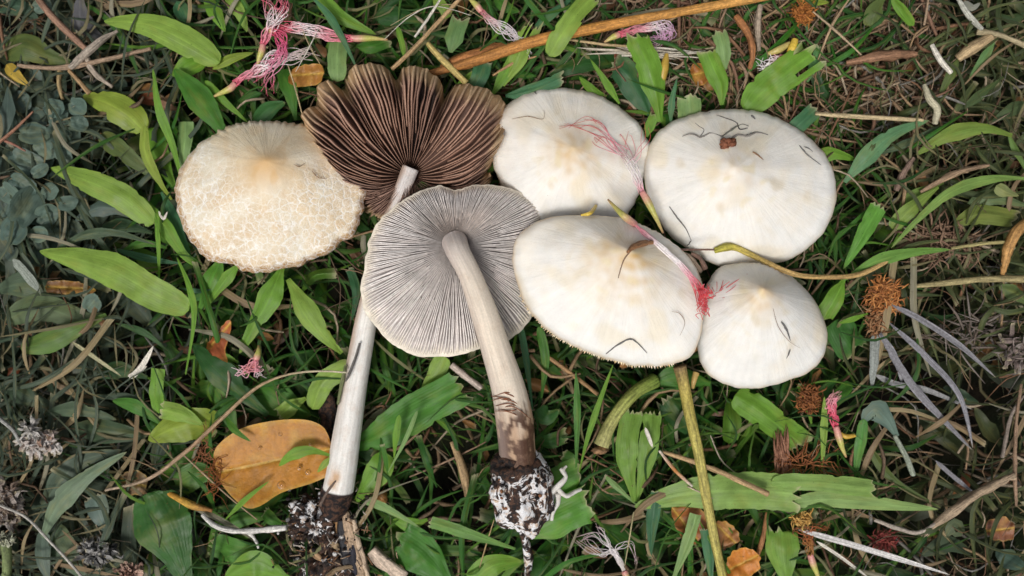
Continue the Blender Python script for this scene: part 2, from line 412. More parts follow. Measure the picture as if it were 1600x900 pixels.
def build_cap(key, label, pts, apex, z0, h, p, umbo, uw, colf, mat, tilt=(0, 0), jit=2.0, jf=9.0, seed=1.0, fringe=None):
    rim = Rim(pts, apex, jit, seed, jf); cap = Cap(rim, z0, h, p, umbo, uw, tilt, seed); CAPS[key] = cap
    base = P(apex[0], apex[1], z0); root = thing('mushroom', label, 'mushroom', tuple(base))
    mb = MB(); nr, na = 60, 200
    top = mb.vert(P(apex[0], apex[1], cap.z(0, 0)), colf(0, 0, *apex), (0, 0))
    ring0 = len(mb.v)
    ts = [((i + 1) / nr) ** 0.9 for i in range(nr)]
    prof = [(t, 0) for t in ts] + [(0.992, -5), (0.975, -9), (0.94, -11)]
    for (t, dz) in prof:
        for j in range(na):
            a = 2 * math.pi * j / na; r = rim.Rt(a, t) * t
            px = apex[0] + math.cos(a) * r; py = apex[1] - math.sin(a) * r
            zz = cap.z(a, t) if dz == 0 else cap.z(a, 1.0) + dz
            mb.vert(P(px, py, zz), colf(a, t, px, py), (j / na if j <= na / 2 else 1 - j / na, t))
    for j in range(na): mb.f.append((top, ring0 + j, ring0 + (j + 1) % na))
    grid(mb, len(prof), na, True, ring0, True)
    part(mb, 'cap', mat, root)
    g = MB(); ng = 240                                     # pleated underside
    for i in range(9):
        t = 0.95 - 0.11 * i
        for j in range(ng):
            a = 2 * math.pi * j / ng; r = rim.R(a) * t
            zz = cap.z(a, 1.0) - 10 + min(18, (0.95 - t) * 40) * (1 if cap.h > 20 else 0) - (7 if j % 2 else 0) * (1 if i else 0)
            zz = min(zz, cap.z(a, t) - 6)
            g.vert(P(apex[0] + math.cos(a) * r, apex[1] - math.sin(a) * r, zz), (0.34, 0.27, 0.24), (0, 0))
    grid(g, 9, ng, True, 0); g.f.append(tuple(8 * ng + j for j in range(ng)))
    part(g, 'gills', M_GILL, root, 'stuff')
    if fringe:
        fr = MB(); a0, a1 = fringe; R_ = rs(key); a = a0
        while a < a1:
            r = rim.R(a); zz = cap.z(a, 1.0) - 3
            ln = R_.uniform(1.5, 5.0); w = R_.uniform(0.7, 1.6)
            c = Vector((apex[0] + math.cos(a) * r, apex[1] - math.sin(a) * r)); d = Vector((math.cos(a), -math.sin(a))); s_ = Vector((d.y, -d.x))
            col = mixc((0.62, 0.45, 0.22), (0.80, 0.72, 0.55), R_.random()); i1 = len(fr.v)
            for q, k in ((-s_ * w, 0), (s_ * w, 0), (d * ln, -3), (-d * 2, -4)):
                pp = c + q; fr.vert(P(pp.x, pp.y, zz + k), col, (0, 0))
            fr.f += [(i1, i1 + 1, i1 + 2), (i1, i1 + 2, i1 + 3), (i1 + 1, i1 + 3, i1 + 2), (i1, i1 + 3, i1 + 1)]
            a += R_.uniform(0.010, 0.026)
        part(fr, 'rim_fringe', M_FIB, root, 'stuff', False)
    return root

WH = (0.80, 0.79, 0.76); CRM = (0.74, 0.66, 0.50); TAN = (0.62, 0.44, 0.24)
def cap_col(apex, seed, umb=0.16, ust=0.8, top=0.5, rimc=(0.66, 0.52, 0.34), rimw=0.03, base=WH):
    def f(a, t, px, py):
        c = base
        s_ = n1(px / 60 + seed, py / 60) ; up = sm(60, -110, py - apex[1])
        c = mixc(c, CRM, top * up * (0.7 + s_) )
        c = mixc(c, CRM, 0.55 * sm(0.05, 0.5, n1(px / 42 + seed, py / 42, 7)))
        c = mixc(c, (0.58, 0.37, 0.13), ust * math.exp(-(t / umb) ** 2) * (0.65 + 0.6 * n1(px / 14, py / 14, seed)))
        c = mixc(c, (0.70, 0.60, 0.36), 0.45 * sm(0.15, 0.5, n1(px / 16 + 4, py / 16, seed)) * sm(0.75, 0.2, t))
        c = mixc(c, rimc, 0.75 * sm(1 - rimw, 1.0, t) * (0.7 + 0.8 * n1(px / 12, py / 12, 9)))
        c = mixc(c, (0.60, 0.50, 0.34), 0.5 * sm(0.30, 0.62, n1(px / 26 + seed, py / 34, 21)) * sm(0.95, 0.5, t))
        c = mixc(c, (0.50, 0.42, 0.34), 0.35 * sm(0.82, 0.97, t) * sm(0.0, 0.5, n1(px / 34, py / 34, seed + 3)) * sm(40, -40, py - apex[1]))
        return c
    return f

# left cracked cap
A_C = (417, 252)
def colA(a, t, px, py):
    up = sm(60, -60, py - A_C[1])
    c = mixc((0.66, 0.53, 0.36), (0.68, 0.58, 0.41), up)
    c = mixc(c, (0.76, 0.72, 0.60), 0.6 * sm(-0.2, 0.4, n1(px / 50, py / 40, 3)))
    c = mixc(c, (0.60, 0.38, 0.17), 0.95 * math.exp(-(t / 0.22) ** 2) + 0.25 * sm(0.1, 0.5, n1(px / 15, py / 15, 8)))
    c = mixc(c, (0.40, 0.22, 0.08), 0.95 * sm(0.935, 0.965, t + 0.02 * n1(a * 14, 2)) * (0.25 + 0.75 * sm(-40, 60, py - A_C[1])))
    al = (0.18 + 0.82 * sm(-30, 60, py - A_C[1])) * sm(0.15, 0.5, t)
    if px < 330: al = max(al, 0.7 * sm(0.4, 0.8, t))
    return (*c, al)
ptsA = [(420,189),(460,192),(500,203),(540,226),(563,252),(574,285),(570,320),(561,350),(552,372),(528,382),(512,398),(486,405),(462,418),(436,422),(405,427),(382,424),(368,412),(345,412),(318,401),(300,380),(286,355),(276,325),(275,290),(283,262),(305,232),(335,208),(375,192)]
build_cap('A', 'cream mushroom cap with a cracked white and tan skin and ragged brown rim, farthest left', ptsA, A_C, 42, 66, 1.35, 7, 0.24, colA, M_CRK, jit=4.5, jf=12, seed=2.2)
# upper middle cap
ptsC = [(767,230),(773,198),(790,166),(815,148),(850,139),(890,138),(930,147),(965,165),(995,190),(1010,215),(1018,232),(1013,255),(1003,290),(990,320),(970,345),(930,365),(880,365),(835,350),(800,318),(775,272)]
build_cap('C', 'white mushroom cap with red filaments lying across it, top middle beside the brown gills', ptsC, (897,232), 8, 68, 1.2, 5, 0.2, cap_col((897,232), 4.0, 0.34, 0.95, 0.5), M_CAP, seed=4.1)
# big right cap
ptsE = [(1007,262),(1015,226),(1035,200),(1070,182),(1115,172),(1160,171),(1205,180),(1245,200),(1280,230),(1300,262),(1307,295),(1303,330),(1285,365),(1255,392),(1225,409),(1180,417),(1130,417),(1092,400),(1050,372),(1025,335),(1010,300)]
build_cap('E', 'largest smooth white mushroom cap with a dark rootlet and brown crumb near its top', ptsE, (1150,262), 22, 82, 1.25, 2, 0.2, cap_col((1150,262), 7.0, 0.34, 0.4, 0.4), M_CAP, seed=7.7)
# lower middle cap
ptsD = [(801,398),(810,368),(835,348),(870,338),(915,336),(960,339),(1000,350),(1040,371),(1075,400),(1093,430),(1101,465),(1098,505),(1089,542),(1072,561),(1040,570),(1000,572),(960,564),(920,551),(880,532),(845,507),(819,472),(805,432)]
build_cap('D', 'white mushroom cap with an ochre stained centre and finely toothed lower rim, lower middle', ptsD, (985,392), 70, 78, 1.2, 6, 0.18, cap_col((985,392), 11.0, 0.40, 0.95, 0.55, (0.66, 0.48, 0.26), 0.035), M_CAP, seed=11.3, fringe=(math.pi * 1.12, math.pi * 1.62))
# small right cap
ptsF = [(1091,510),(1096,478),(1103,447),(1122,420),(1150,411),(1190,411),(1225,424),(1255,448),(1280,482),(1292,520),(1287,555),(1267,580),(1230,595),(1190,606),(1150,605),(1112,590),(1095,568),(1089,540)]
build_cap('F', 'smallest white bell-shaped mushroom cap, lower right, below the largest cap', ptsF, (1193,452), 40, 98, 1.45, 6, 0.22, cap_col((1193,452), 15.0, 0.26, 1.0, 0.3), M_CAP, seed=15.9)

def gill_fin(mb, pos, ang, t0, t1, hgt, thick, colf, n, dth):
    """one gill as a thin raised fin; pos(a,t)->(px,py,z)"""
    i0 = len(mb.v)
    for i in range(n):
        t = lerp(t0, t1, i / (n - 1)); a = ang(t)
        px, py, z = pos(a, t); qx, qy, _ = pos(a + 0.01, t)
        d = Vector((qx - px, qy - py)); sp = d.length / 0.01 * dth
        if d.length < 1e-6: d = Vector((1, 0))
        d.normalize(); w = min(thick, sp * 0.44)
        e = sm(0, 0.10, (t - t0) / (t1 - t0)) * sm(0, 0.12, (t1 - t) / (t1 - t0)); hh = hgt(a, t) * (0.15 + 0.85 * e)
        c = colf(a, t)
        cb = mixc(c, (0.20, 0.12, 0.09), 0.35)  # gill feet darkened: shade between the gills put into the colour
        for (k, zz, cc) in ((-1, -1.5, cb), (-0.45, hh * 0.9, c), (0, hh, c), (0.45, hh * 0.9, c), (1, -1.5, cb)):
            mb.vert(P(px + d.x * w * k, py + d.y * w * k, z + zz), cc, (0, t))
    grid(mb, n, 5, False, i0)

# ---- brown gilled mushroom
BC = (640, 272)
ptsB = [(640,345),(605,345),(575,332),(545,300),(515,262),(490,225),(473,192),(474,172),(493,165),(495,148),(499,133),(516,126),(536,140),(541,116),(556,103),(578,100),(604,105),(619,125),(630,106),(650,103),(674,111),(688,128),(695,156),(704,138),(722,130),(750,136),(776,148),(791,166),(791,190),(784,220),(772,245),(769,270),(764,288),(735,300),(700,305),(668,330)]
rimB = Rim(ptsB, BC, 5.5, 3.3, 24)
creaseB = [math.atan2(BC[1] - y, x - BC[0]) % (2 * math.pi) for x, y in ((494,158), (536,128), (620,126), (694,158), (790,180), (770,258))]
def posB(a, t):
    a = a % (2 * math.pi); r = rimB.R(a) * t
    x = BC[0] + math.cos(a) * r; y = BC[1] - math.sin(a) * r
    y += 26 * abs(math.cos(a)) * (4 * t * (1 - t)) * (1 if math.sin(a) > -0.2 else 0.4)
    cd = min(abs((a - c + math.pi) % (2 * math.pi) - math.pi) for c in creaseB)
    z = 14 + 16 * math.sin(math.pi * min(1, t)) + 70 * sm(0, 0.17, cd) ** 0.7 * t ** 1.5 * (1 if math.sin(a) > 0 else .3) + 6 * n1(math.cos(a) * 5, math.sin(a) * 5, 1) * t
    if t > 0.84: z -= 44 * ((t - 0.84) / 0.16) ** 2
    if t > 0.5: z += 3.0 * math.sin(a * 70 + 3 * n1(a * 6, 2)) * sm(0.5, 0.95, t)
    z -= 14 * sm(0.25, 0.0, t)
    if math.sin(a) < 0.1: z -= 26 * t
    if abs(a - 1.42) < 0.16: z -= 10 * t * (1 - abs(a - 1.42) / 0.16)
    return (x, y, z)
rootB = thing('mushroom', 'overturned mushroom with dark brown gills, a lobed rim and long white stem', 'mushroom', tuple(P(600, 420, 0)))
mb = MB(); na = 260; nr = 30
prof = [(i / nr, 0) for i in range(nr + 1)]
for (t, dz) in prof:
    for j in range(na):
        a = 2 * math.pi * j / na; px, py, z = posB(a, max(t, 0.001))
        mb.vert(P(px, py, z - 3), mixc((0.12, 0.068, 0.052) if not abs(a - 1.36) < 0.17 else (0.02, 0.012, 0.01), (0.50, 0.32, 0.17), sm(0.86, 0.98, t + 0.06 * n1(a * 12, 1))), (0, t))  # gap floor painted dark, blackest in the central lobe, for shade between gills
for (t, dz) in ((0.97, -14), (0.85, -30), (0.6, -46), (0.3, -56), (0.02, -60)):
    for j in range(na):
        a = 2 * math.pi * j / na; px, py, z = posB(a, 1.0); r = rimB.R(a) * t
        mb.vert(P(BC[0] + math.cos(a) * r, BC[1] - math.sin(a) * r, min(z + dz, 10 + dz)), (0.55, 0.45, 0.32), (0, t))
grid(mb, nr + 6, na, True, 0)
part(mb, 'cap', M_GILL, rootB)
gi = 0; NG = 68; RB = rs('gillsB')
def colB(ph):
    def f(a, t):
        c = mixc((0.31, 0.18, 0.13), (0.42, 0.265, 0.195), ph)
        if math.sin(a) < 0.15: c = mixc(c, (0.26, 0.17, 0.14), 0.6)  # lower gills darkened: their shade is put into the colour
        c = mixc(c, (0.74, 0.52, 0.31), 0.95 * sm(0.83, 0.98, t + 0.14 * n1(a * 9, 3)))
        if abs(a % 6.2832 - 1.36) < 0.17 and t < 0.88: c = mixc(c, (0.16, 0.09, 0.07), 0.55)  # central lobe painted darker, as the shade of its deep gaps
        return c
    return f
for k in range(NG):
    for sub in (0, 1):
        a0 = 2 * math.pi * (k + 0.5 * sub + RB.uniform(-0.13, 0.13)) / NG
        ph = RB.random(); wv = RB.uniform(0.6, 1.6)
        ang = lambda t, a0=a0, ph=ph, wv=wv: a0 + 0.034 * wv * n1(t * 5 + ph * 20, a0 * 3) * t + 0.05 * n1(t * 2.2, a0 * 1.6) * t
        hg = lambda a, t, ph=ph: (12 + 9 * ph) * sm(1.15, 0.7, t) * (0.55 + 0.45 * sm(0, 0.3, t))
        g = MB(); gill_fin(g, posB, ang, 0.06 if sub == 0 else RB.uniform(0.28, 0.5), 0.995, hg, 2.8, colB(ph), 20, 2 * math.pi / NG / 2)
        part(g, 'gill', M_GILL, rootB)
# stem of the brown mushroom (passes under the grey cap)
def colSB(t, a):
    c = mixc((0.66, 0.62, 0.60), (0.80, 0.78, 0.74), sm(0.1, 0.6, t))
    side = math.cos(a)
    c = mixc(c, (0.52, 0.37, 0.28), 0.8 * sm(0.1, 0.9, side + .3 * n1(t * 12, a)) * sm(0.9, 0.55, t))  # tan on one flank is painted side shade
    c = mixc(c, (0.55, 0.30, 0.12), 0.8 * sm(0.06, 0.02, abs(t - 0.905)) * sm(0.5, 0.1, abs(a - 1.4 - 0.3 * n1(t * 20))))
    if t > 0.975: c = (0.03, 0.02, 0.02)
    return c
mb = MB()
stB = [(642,262,34),(628,298,30),(608,350,22),(590,420,14),(572,500,14),(556,590,16),(542,680,20),(534,735,20),(528,768,18)]
tube(mb, stB, [13,12,12.5,14,17,19,22,23,24], colSB, 28, 70, wob=0.07, seed=2.0)
part(mb, 'stem', M_STEM, rootB)
mb = MB(); tube(mb, [(545,762,4),(523,772,0),(500,775,-4)], [8,10,7], (0.02,0.015,0.015), 10, 12, wob=.5)
tube(mb, [(531,762,14),(526,785,8),(522,800,0)], [25,23,20], (0.016,0.012,0.014,0.1), 24, 16, wob=0.35, seed=5)
part(mb, 'soil_band', M_MOT, rootB)
for k, (x, y, z, rx, ry, rz, al) in enumerate([(482,800,-2,24,22,20,0.450),(497,815,2,26,22,20,0.440),(470,820,-12,18,20,16,0.400),(512,838,-6,20,20,18,0.350),(520,868,-14,22,24,16,0.350),(490,880,-24,26,20,16,0.400),(545,885,-16,20,22,14,0.400)]):
    mb = MB(); blob(mb, x, y, z, rx, ry, rz, (0.3,0.26,0.22,al), k * 3.1, 0.7, 2.2, 30, 20); part(mb, 'mycelium_lump', M_MOT, rootB)
R_ = rs('woodB')
for k, (p0, p1, r, c) in enumerate([((538,800),(566,905),10,(0.42,0.30,0.20)),((552,812),(575,900),6,(0.55,0.42,0.30)),((532,812),(541,905),9,(0.03,0.03,0.035)),((545,830),(556,905),7,(0.02,0.02,0.03)),((498,830),(538,862),5,(0.45,0.33,0.20)),((582,858),(630,902),13,(0.58,0.46,0.36)),((485,858),(515,880),5,(0.35,0.22,0.12)),((520,800),(530,845),8,(0.34,0.19,0.08))]):
    mb = MB(); mx_ = ((p0[0] + p1[0]) / 2 + R_.uniform(-4, 4), (p0[1] + p1[1]) / 2, 2)
    tube(mb, [(*p0, 4), mx_, (*p1, -10)], [r * .6, r, r * .8], c, 9, 18, wob=0.9, seed=k * 2.0, flat=0.5); part(mb, 'wood_strip', M_FIB, rootB)
mb = MB()
for k in range(240):
    x = R_.gauss(515, 34); y = R_.gauss(845, 34); z = R_.uniform(-20, 16); a = R_.uniform(0, 6.28); l = R_.uniform(5, 18)
    c = R_.choice([(0.5,0.36,0.24),(0.3,0.16,0.08),(0.62,0.55,0.48),(0.05,0.04,0.04)])
    tube(mb, [(x, y, z), (x + math.cos(a) * l * .5 + R_.uniform(-2, 2), y + math.sin(a) * l * .5, z + R_.uniform(-2, 4)), (x + math.cos(a) * l, y + math.sin(a) * l, z - 3)], [1.0, .9, .5], c, 3, 5)
for k in range(160):
    x = R_.gauss(500, 32); y = R_.gauss(825, 34)
    blob(mb, x, y, R_.uniform(-14, 18), *(R_.uniform(1.5, 4.5),) * 3, R_.choice([(0.02,0.015,0.015),(0.03,0.02,0.015),(0.14,0.08,0.05),(0.6,0.58,0.56)]), k, .5, 2, 6, 4)
part(mb, 'root_fibres', M_FIB, rootB, 'stuff')
mb = MB()    # dark crumb of the bulb sitting beside the stem
blob(mb, 513, 655, -14, 15, 44, 8, (0.025,0.016,0.014,0.0), 4, 0.5, 1.7, 24, 16, 0.1)
o = mb.build('bark_scrap', M_MOT); tag(o, 'blackish brown scrap between the orange leaf and the white stem', 'bark')

# ---- grey gilled mushroom
GC = (712, 385)
ptsG = [(572,400),(580,365),(600,337),(625,316),(655,299),(688,290),(712,297),(735,290),(770,289),(805,297),(835,312),(850,328),(853,345),(845,372),(842,410),(842,450),(835,485),(820,510),(798,530),(770,540),(742,548),(712,556),(685,558),(650,555),(615,540),(590,514),(572,490),(565,465),(564,440),(570,418)]
rimG = Rim(ptsG, GC, 2.6, 6.1, 12)
def posG(a, t):
    r = rimG.R(a) * t
    x = GC[0] + math.cos(a) * r; y = GC[1] - math.sin(a) * r
    z = 58 + 15 * math.sin(math.pi * t ** 0.9) - 10 * sm(0.2, 0.0, t) + 5 * n1(math.cos(a) * 3, math.sin(a) * 3, 4) * t
    if t > 0.88: z -= 10 * ((t - 0.88) / 0.12) ** 2
    if math.sin(a) > 0: z += 8 * t * math.sin(a)
    if x > 735: z -= 0.40 * (x - 735)
    return (x, y, z)
rootG = thing('mushroom', 'overturned mushroom with pale grey gills and a thick stem lying over its cap', 'mushroom', tuple(P(760, 500, 20)))
mb = MB(); nr = 30; na = 220
for i in range(nr + 1):
    t = i / nr
    for j in range(na):
        a = 2 * math.pi * j / na; px, py, z = posG(a, max(t, .001))
        mb.vert(P(px, py, z - 3 + 6 * sm(0.955, 1.0, t)), mixc((0.50, 0.455, 0.44), (0.80, 0.73, 0.60), sm(0.945, 0.985, t)), (0, t))
for (t, dz) in ((0.992, -6), (0.96, -14), (0.85, -24), (0.6, -36), (0.3, -42), (0.02, -44)):
    for j in range(na):
        a = 2 * math.pi * j / na; px, py, z = posG(a, 1.0); r = rimG.R(a) * t
        mb.vert(P(GC[0] + math.cos(a) * r, GC[1] - math.sin(a) * r, z + dz), (0.72, 0.64, 0.50), (0, t))
grid(mb, nr + 7, na, True, 0); part(mb, 'cap', M_GILL, rootG)
RG = rs('gillsG'); g = MB(); NG = 118
def colG(ph):
    def f(a, t):
        c = mixc((0.76, 0.715, 0.69), (0.87, 0.835, 0.815), ph)
        up = sm(0.2, 0.9, math.sin(a)) * sm(0.9, 0.25, t)
        c = mixc(c, (0.54, 0.43, 0.36), 0.6 * up)
        lw = sm(0.3, 1.0, -math.sin(a)); c = mixc(c, (0.66, 0.60, 0.55), 0.3 * lw)
        c = mixc(c, (0.72, 0.64, 0.50), 0.7 * sm(0.86, 0.99, t + 0.05 * n1(a * 8, 1)))
        return c
    return f
for k in range(NG):
    for sub in range(2):
        a0 = 2 * math.pi * (k + 0.5 * sub + RG.uniform(-0.12, 0.12)) / NG; ph = RG.random()
        ang = lambda t, a0=a0, ph=ph: a0 + 0.014 * n1(t * 6 + ph * 30, a0 * 3) * t + 0.05 * n1(t * 1.8, a0 * 1.5, 6) * t * (1 - .5 * t)
        hg = lambda a, t, ph=ph: (6.5 + 3.5 * ph) * sm(1.04, 0.75, t) * (0.3 + 0.7 * sm(0.05, 0.65, t))
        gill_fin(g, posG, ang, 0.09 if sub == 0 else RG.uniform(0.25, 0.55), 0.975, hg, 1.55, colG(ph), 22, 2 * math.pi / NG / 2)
part(g, 'gills', M_GILL, rootG, 'stuff')
def colSG(t, a):
    c = mixc((0.56, 0.50, 0.47), (0.72, 0.63, 0.52), sm(0.0, 0.35, t))
    c = mixc(c, (0.40, 0.25, 0.15), 0.9 * sm(0.62, 0.80, t + 0.10 * n1(math.cos(a) * 2, math.sin(a) * 2, t * 9)))
    q = 0.6 * n1(math.cos(a) * 2, math.sin(a) * 2, t * 16) + 0.5 * n1(math.cos(a) * 5, math.sin(a) * 5, t * 40)
    c = mixc(c, (0.07, 0.03, 0.018), 0.94 * sm(0.12, 0.30, q + 0.55 * sm(0.66, 0.92, t)) * sm(0.60, 0.74, t))
    c = mixc(c, (0.52, 0.42, 0.38), 0.4 * sm(0.2, 0.9, math.cos(a)))  # one side tinted darker: shading painted into the stem colour
    return c
mb = MB(); tube(mb, [(710,378,68),(717,396,92),(735,432,98),(757,490,92),(776,550,84),(793,605,72),(803,655,62),(808,705,52),(812,740,44)], [19,17,17,20,22,25,28,28,30], colSG, 48, 130, wob=0.07, seed=9.0)
part(mb, 'stem', M_STEM, rootG)
mb = MB(); blob(mb, 815, 768, 36, 47, 66, 42, (0.3,0.25,0.22,0.485), 8.0, 0.22, 1.8, 70, 50, 0.12)
blob(mb, 803, 728, 48, 34, 26, 34, (0.2,0.15,0.12,0.30), 18.0, 0.3, 2, 40, 24)
part(mb, 'stem_base', M_MOT, rootG)
mb = MB(); R_ = rs('crumbG')
for k in range(90):
    a = R_.uniform(0, 6.28); r = R_.uniform(0.5, 1.0); x = 815 + 48 * r * math.cos(a); y = 768 + 62 * r * math.sin(a)
    blob(mb, x, y, 36 + 46 * math.sqrt(max(0, 1 - r * r)), *(R_.uniform(1.2, 3.2),) * 3, R_.choice([(0.015,0.012,0.014),(0.02,0.015,0.015),(0.5,0.5,0.5),(0.25,0.11,0.05)]), k, .5, 2, 7, 5)
part(mb, 'soil_crumbs', M_FIB, rootG, 'stuff')
for pts_, r in (([(858,772,44),(872,758,48),(884,745,46),(876,732,42)],5),([(870,762,46),(885,775,40),(900,768,34),(908,764,30)],4),([(872,770,44),(872,785,38),(864,800,30),(862,812,24)],4.5),([(884,745,46),(880,735,44),(885,728,40)],3)):
    mb = MB(); tube(mb, pts_, [r, r * .8, r * .6], (0.70,0.68,0.63), 8, 16, wob=0.5, seed=r); part(mb, 'white_root', M_STEM, rootG)
mb = MB(); tube(mb, [(815,830,20),(824,860,-10),(826,900,-30)], [6,7,6], (0.3,0.3,0.3,0.48), 10, 18, wob=.5); part(mb, 'dark_root', M_MOT, rootG)
mb = MB()
for k in range(9):
    y = R_.uniform(608, 650); x = 770 + (y - 612) * .25 + R_.uniform(-6, 6); z = 92
    tube(mb, [(x, y, 84), (x + 22, y + R_.uniform(-8, 8), 98), (x + R_.uniform(35, 52), y + R_.uniform(-10, 18), 80)], [.5, .8, .3], (0.24,0.09,0.045), 4, 8)
part(mb, 'rust_fibres', M_FIB, rootG, 'stuff')

# ------------------------------------------------------------------ leaves and grass blades, one object each
BR = (0.15, 0.315, 0.035); LG = (0.235, 0.375, 0.062); GR = (0.060, 0.185, 0.022); DG = (0.026, 0.095, 0.020)
BG = (0.065, 0.19, 0.085); PG = (0.22, 0.36, 0.125); GG = (0.085, 0.130, 0.075); GB = (0.085, 0.125, 0.105)
OL = (0.10, 0.145, 0.040); YG = (0.25, 0.34, 0.045); YE = (0.52, 0.36, 0.06); ST = (0.48, 0.38, 0.22); WS = (0.62, 0.58, 0.50)
GY = (0.20, 0.195, 0.21); TN = (0.40, 0.27, 0.14); BW = (0.19, 0.10, 0.055); OR = (0.42, 0.17, 0.035); RB_ = (0.20, 0.06, 0.025)

def leaf(mb, pts, width, col, s0='pt', s1='pt', fold=-0.10, seed=0.0, tap=(0.45, 0.6), cols=7, n=None, jag=None, twist=0.0):
    L = sum(math.dist(pts[i][:2], pts[i + 1][:2]) for i in range(len(pts) - 1))
    n = n or max(9, min(36, int(L / 5))); R_ = random.Random(int(seed * 977) + 5)
    cs = [P(*c) for c in cat([tuple(p) for p in pts], n)]
    if 'cut' in (s0, s1) or 'fray' in (s0, s1): cols = max(cols, 11)
    jag = jag if jag is not None else width * 0.17
    sl_ = R_.uniform(-1.6, 1.6)
    j1 = [R_.uniform(-.6, .6) + 1.6 * n1(k * 0.6, seed * 3) + sl_ * (2 * k / cols - 1) for k in range(cols)]; j0 = [R_.uniform(-1, 1) for k in range(cols)]
    brk = []; q_ = 0
    for k in range(cols):
        if R_.random() < 0.38: q_ += 1
        brk.append(q_)
    i0 = len(mb.v); up = Vector((0, 0, 1)); fray = 0.42
    for i in range(n):
        t = i / (n - 1); tg = (cs[min(n - 1, i + 1)] - cs[max(0, i - 1)]).normalized()
        sd_ = tg.cross(up)
        sd_ = sd_.normalized() if sd_.length > 0.05 else Vector((1, 0, 0))
        w = 1.0
        if s0 == 'pt': w *= min(1, (t + 0.01) / tap[0]) ** 0.75
        elif s0 == 'round': w *= math.sqrt(max(0.0, 1 - max(0, 1 - t / min(tap[0], 0.3)) ** 2))
        elif s0 == 'stem': w *= lerp(0.22, 1, sm(0, tap[0], t))
        if s1 == 'pt': w *= min(1, (1.004 - t) / tap[1]) ** 0.75
        elif s1 == 'round': w *= math.sqrt(max(0.0, 1 - max(0, 1 - (1 - t) / min(tap[1], 0.3)) ** 2))
        elif s1 == 'stem': w *= lerp(0.22, 1, sm(0, tap[1], 1 - t))
        w = max(w, 0.02) * width / 2 * (1 + 0.10 * n1(t * 4 + seed, seed))
        tw = (twist + 0.9 * n1(seed * 7.3)) * (t - 0.4); shape = fold * (1 + 1.2 * n1(t * 2.5, seed + 9)); skew = 0.5 * n1(seed * 3.1, 4.0)
        for k in range(cols):
            s = 2 * k / (cols - 1) - 1
            ed = 1.0
            if abs(s) > 0.99 and width > 11:
                ed += 0.07 * n1(t * L / 9.0, s * 4 + seed) - 0.30 * sm(0.42, 0.62, n1(t * L / 16.0, s * 9 + seed, 3))
            lat = s * w * ed; zz = w * (shape * 3.0 * (abs(s) + skew * s) + 0.16 * s * s) + 1.2 * n1(t * 6 + seed, s * 1.3, seed) + 0.05 * width * n1(t * L / 14.0 + seed, s * 2, seed + 4)
            p = cs[i] + sd_ * (lat * math.cos(tw)) + up * (zz + lat * math.sin(tw))
            c = col if len(col) == 3 else col[:3]
            if s1 in ('cut', 'fray'):
                if i == n - 1: p = p + tg * (j1[k] * jag); c = mixc(c, (0.50, 0.44, 0.28), 0.75)
                elif i == n - 2: p = p + tg * (j1[k] * jag * 0.45); c = mixc(c, (0.40, 0.38, 0.2), 0.2)
                if s1 == 'fray' and i == n - 1: p = p + tg * (width * 0.35 * j0[k])
                if s1 == 'fray' and t > 1 - fray:
                    u = (t - 1 + fray) / fray; p = p + sd_ * ((brk[k] - 2) * u * width * 0.035) + up * (brk[k] % 3 * u * 4)
            if s0 == 'cut':
                if i == 0: p = p - tg * (j0[k] * jag); c = mixc(c, (0.50, 0.44, 0.28), 0.75)
            if s1 == 'pt' and t > 0.93: c = mixc(c, (0.42, 0.34, 0.16), 0.4 * (t - 0.93) / 0.07)
            mb.vert(p, c, (k / (cols - 1), t * max(0.6, L / 110.0)))
    for i in range(n - 1):
        for k in range(cols - 1):
            if s1 == 'fray' and brk[k] != brk[k + 1] and i / (n - 1) > 1 - fray * (0.45 + 0.55 * abs(j0[k])): continue
            a = i0 + i * cols + k; mb.f.append((a, a + 1, a + 1 + cols, a + cols))

def zpts(pts, z):
    if isinstance(z, (int, float)): z = (z, z)
    m = len(pts); zz = cat([(q,) for q in z], m) if len(z) != m else [(q,) for q in z]
    return [(pts[i][0], pts[i][1], zz[i][0]) for i in range(m)]

def L_(label, pts, w, col, z=(0, 10), s=('pt', 'pt'), cat_='leaf', name='grass_blade', **kw):
    mb = MB(); sd = (zlib.crc32(label.encode()) % 997) / 31.0
    leaf(mb, zpts(pts, z), w, col, s[0], s[1], seed=sd, **kw)
    o = mb.build(name, kw.get('mat', M_LEAF)); tag(o, label, cat_)
    return o

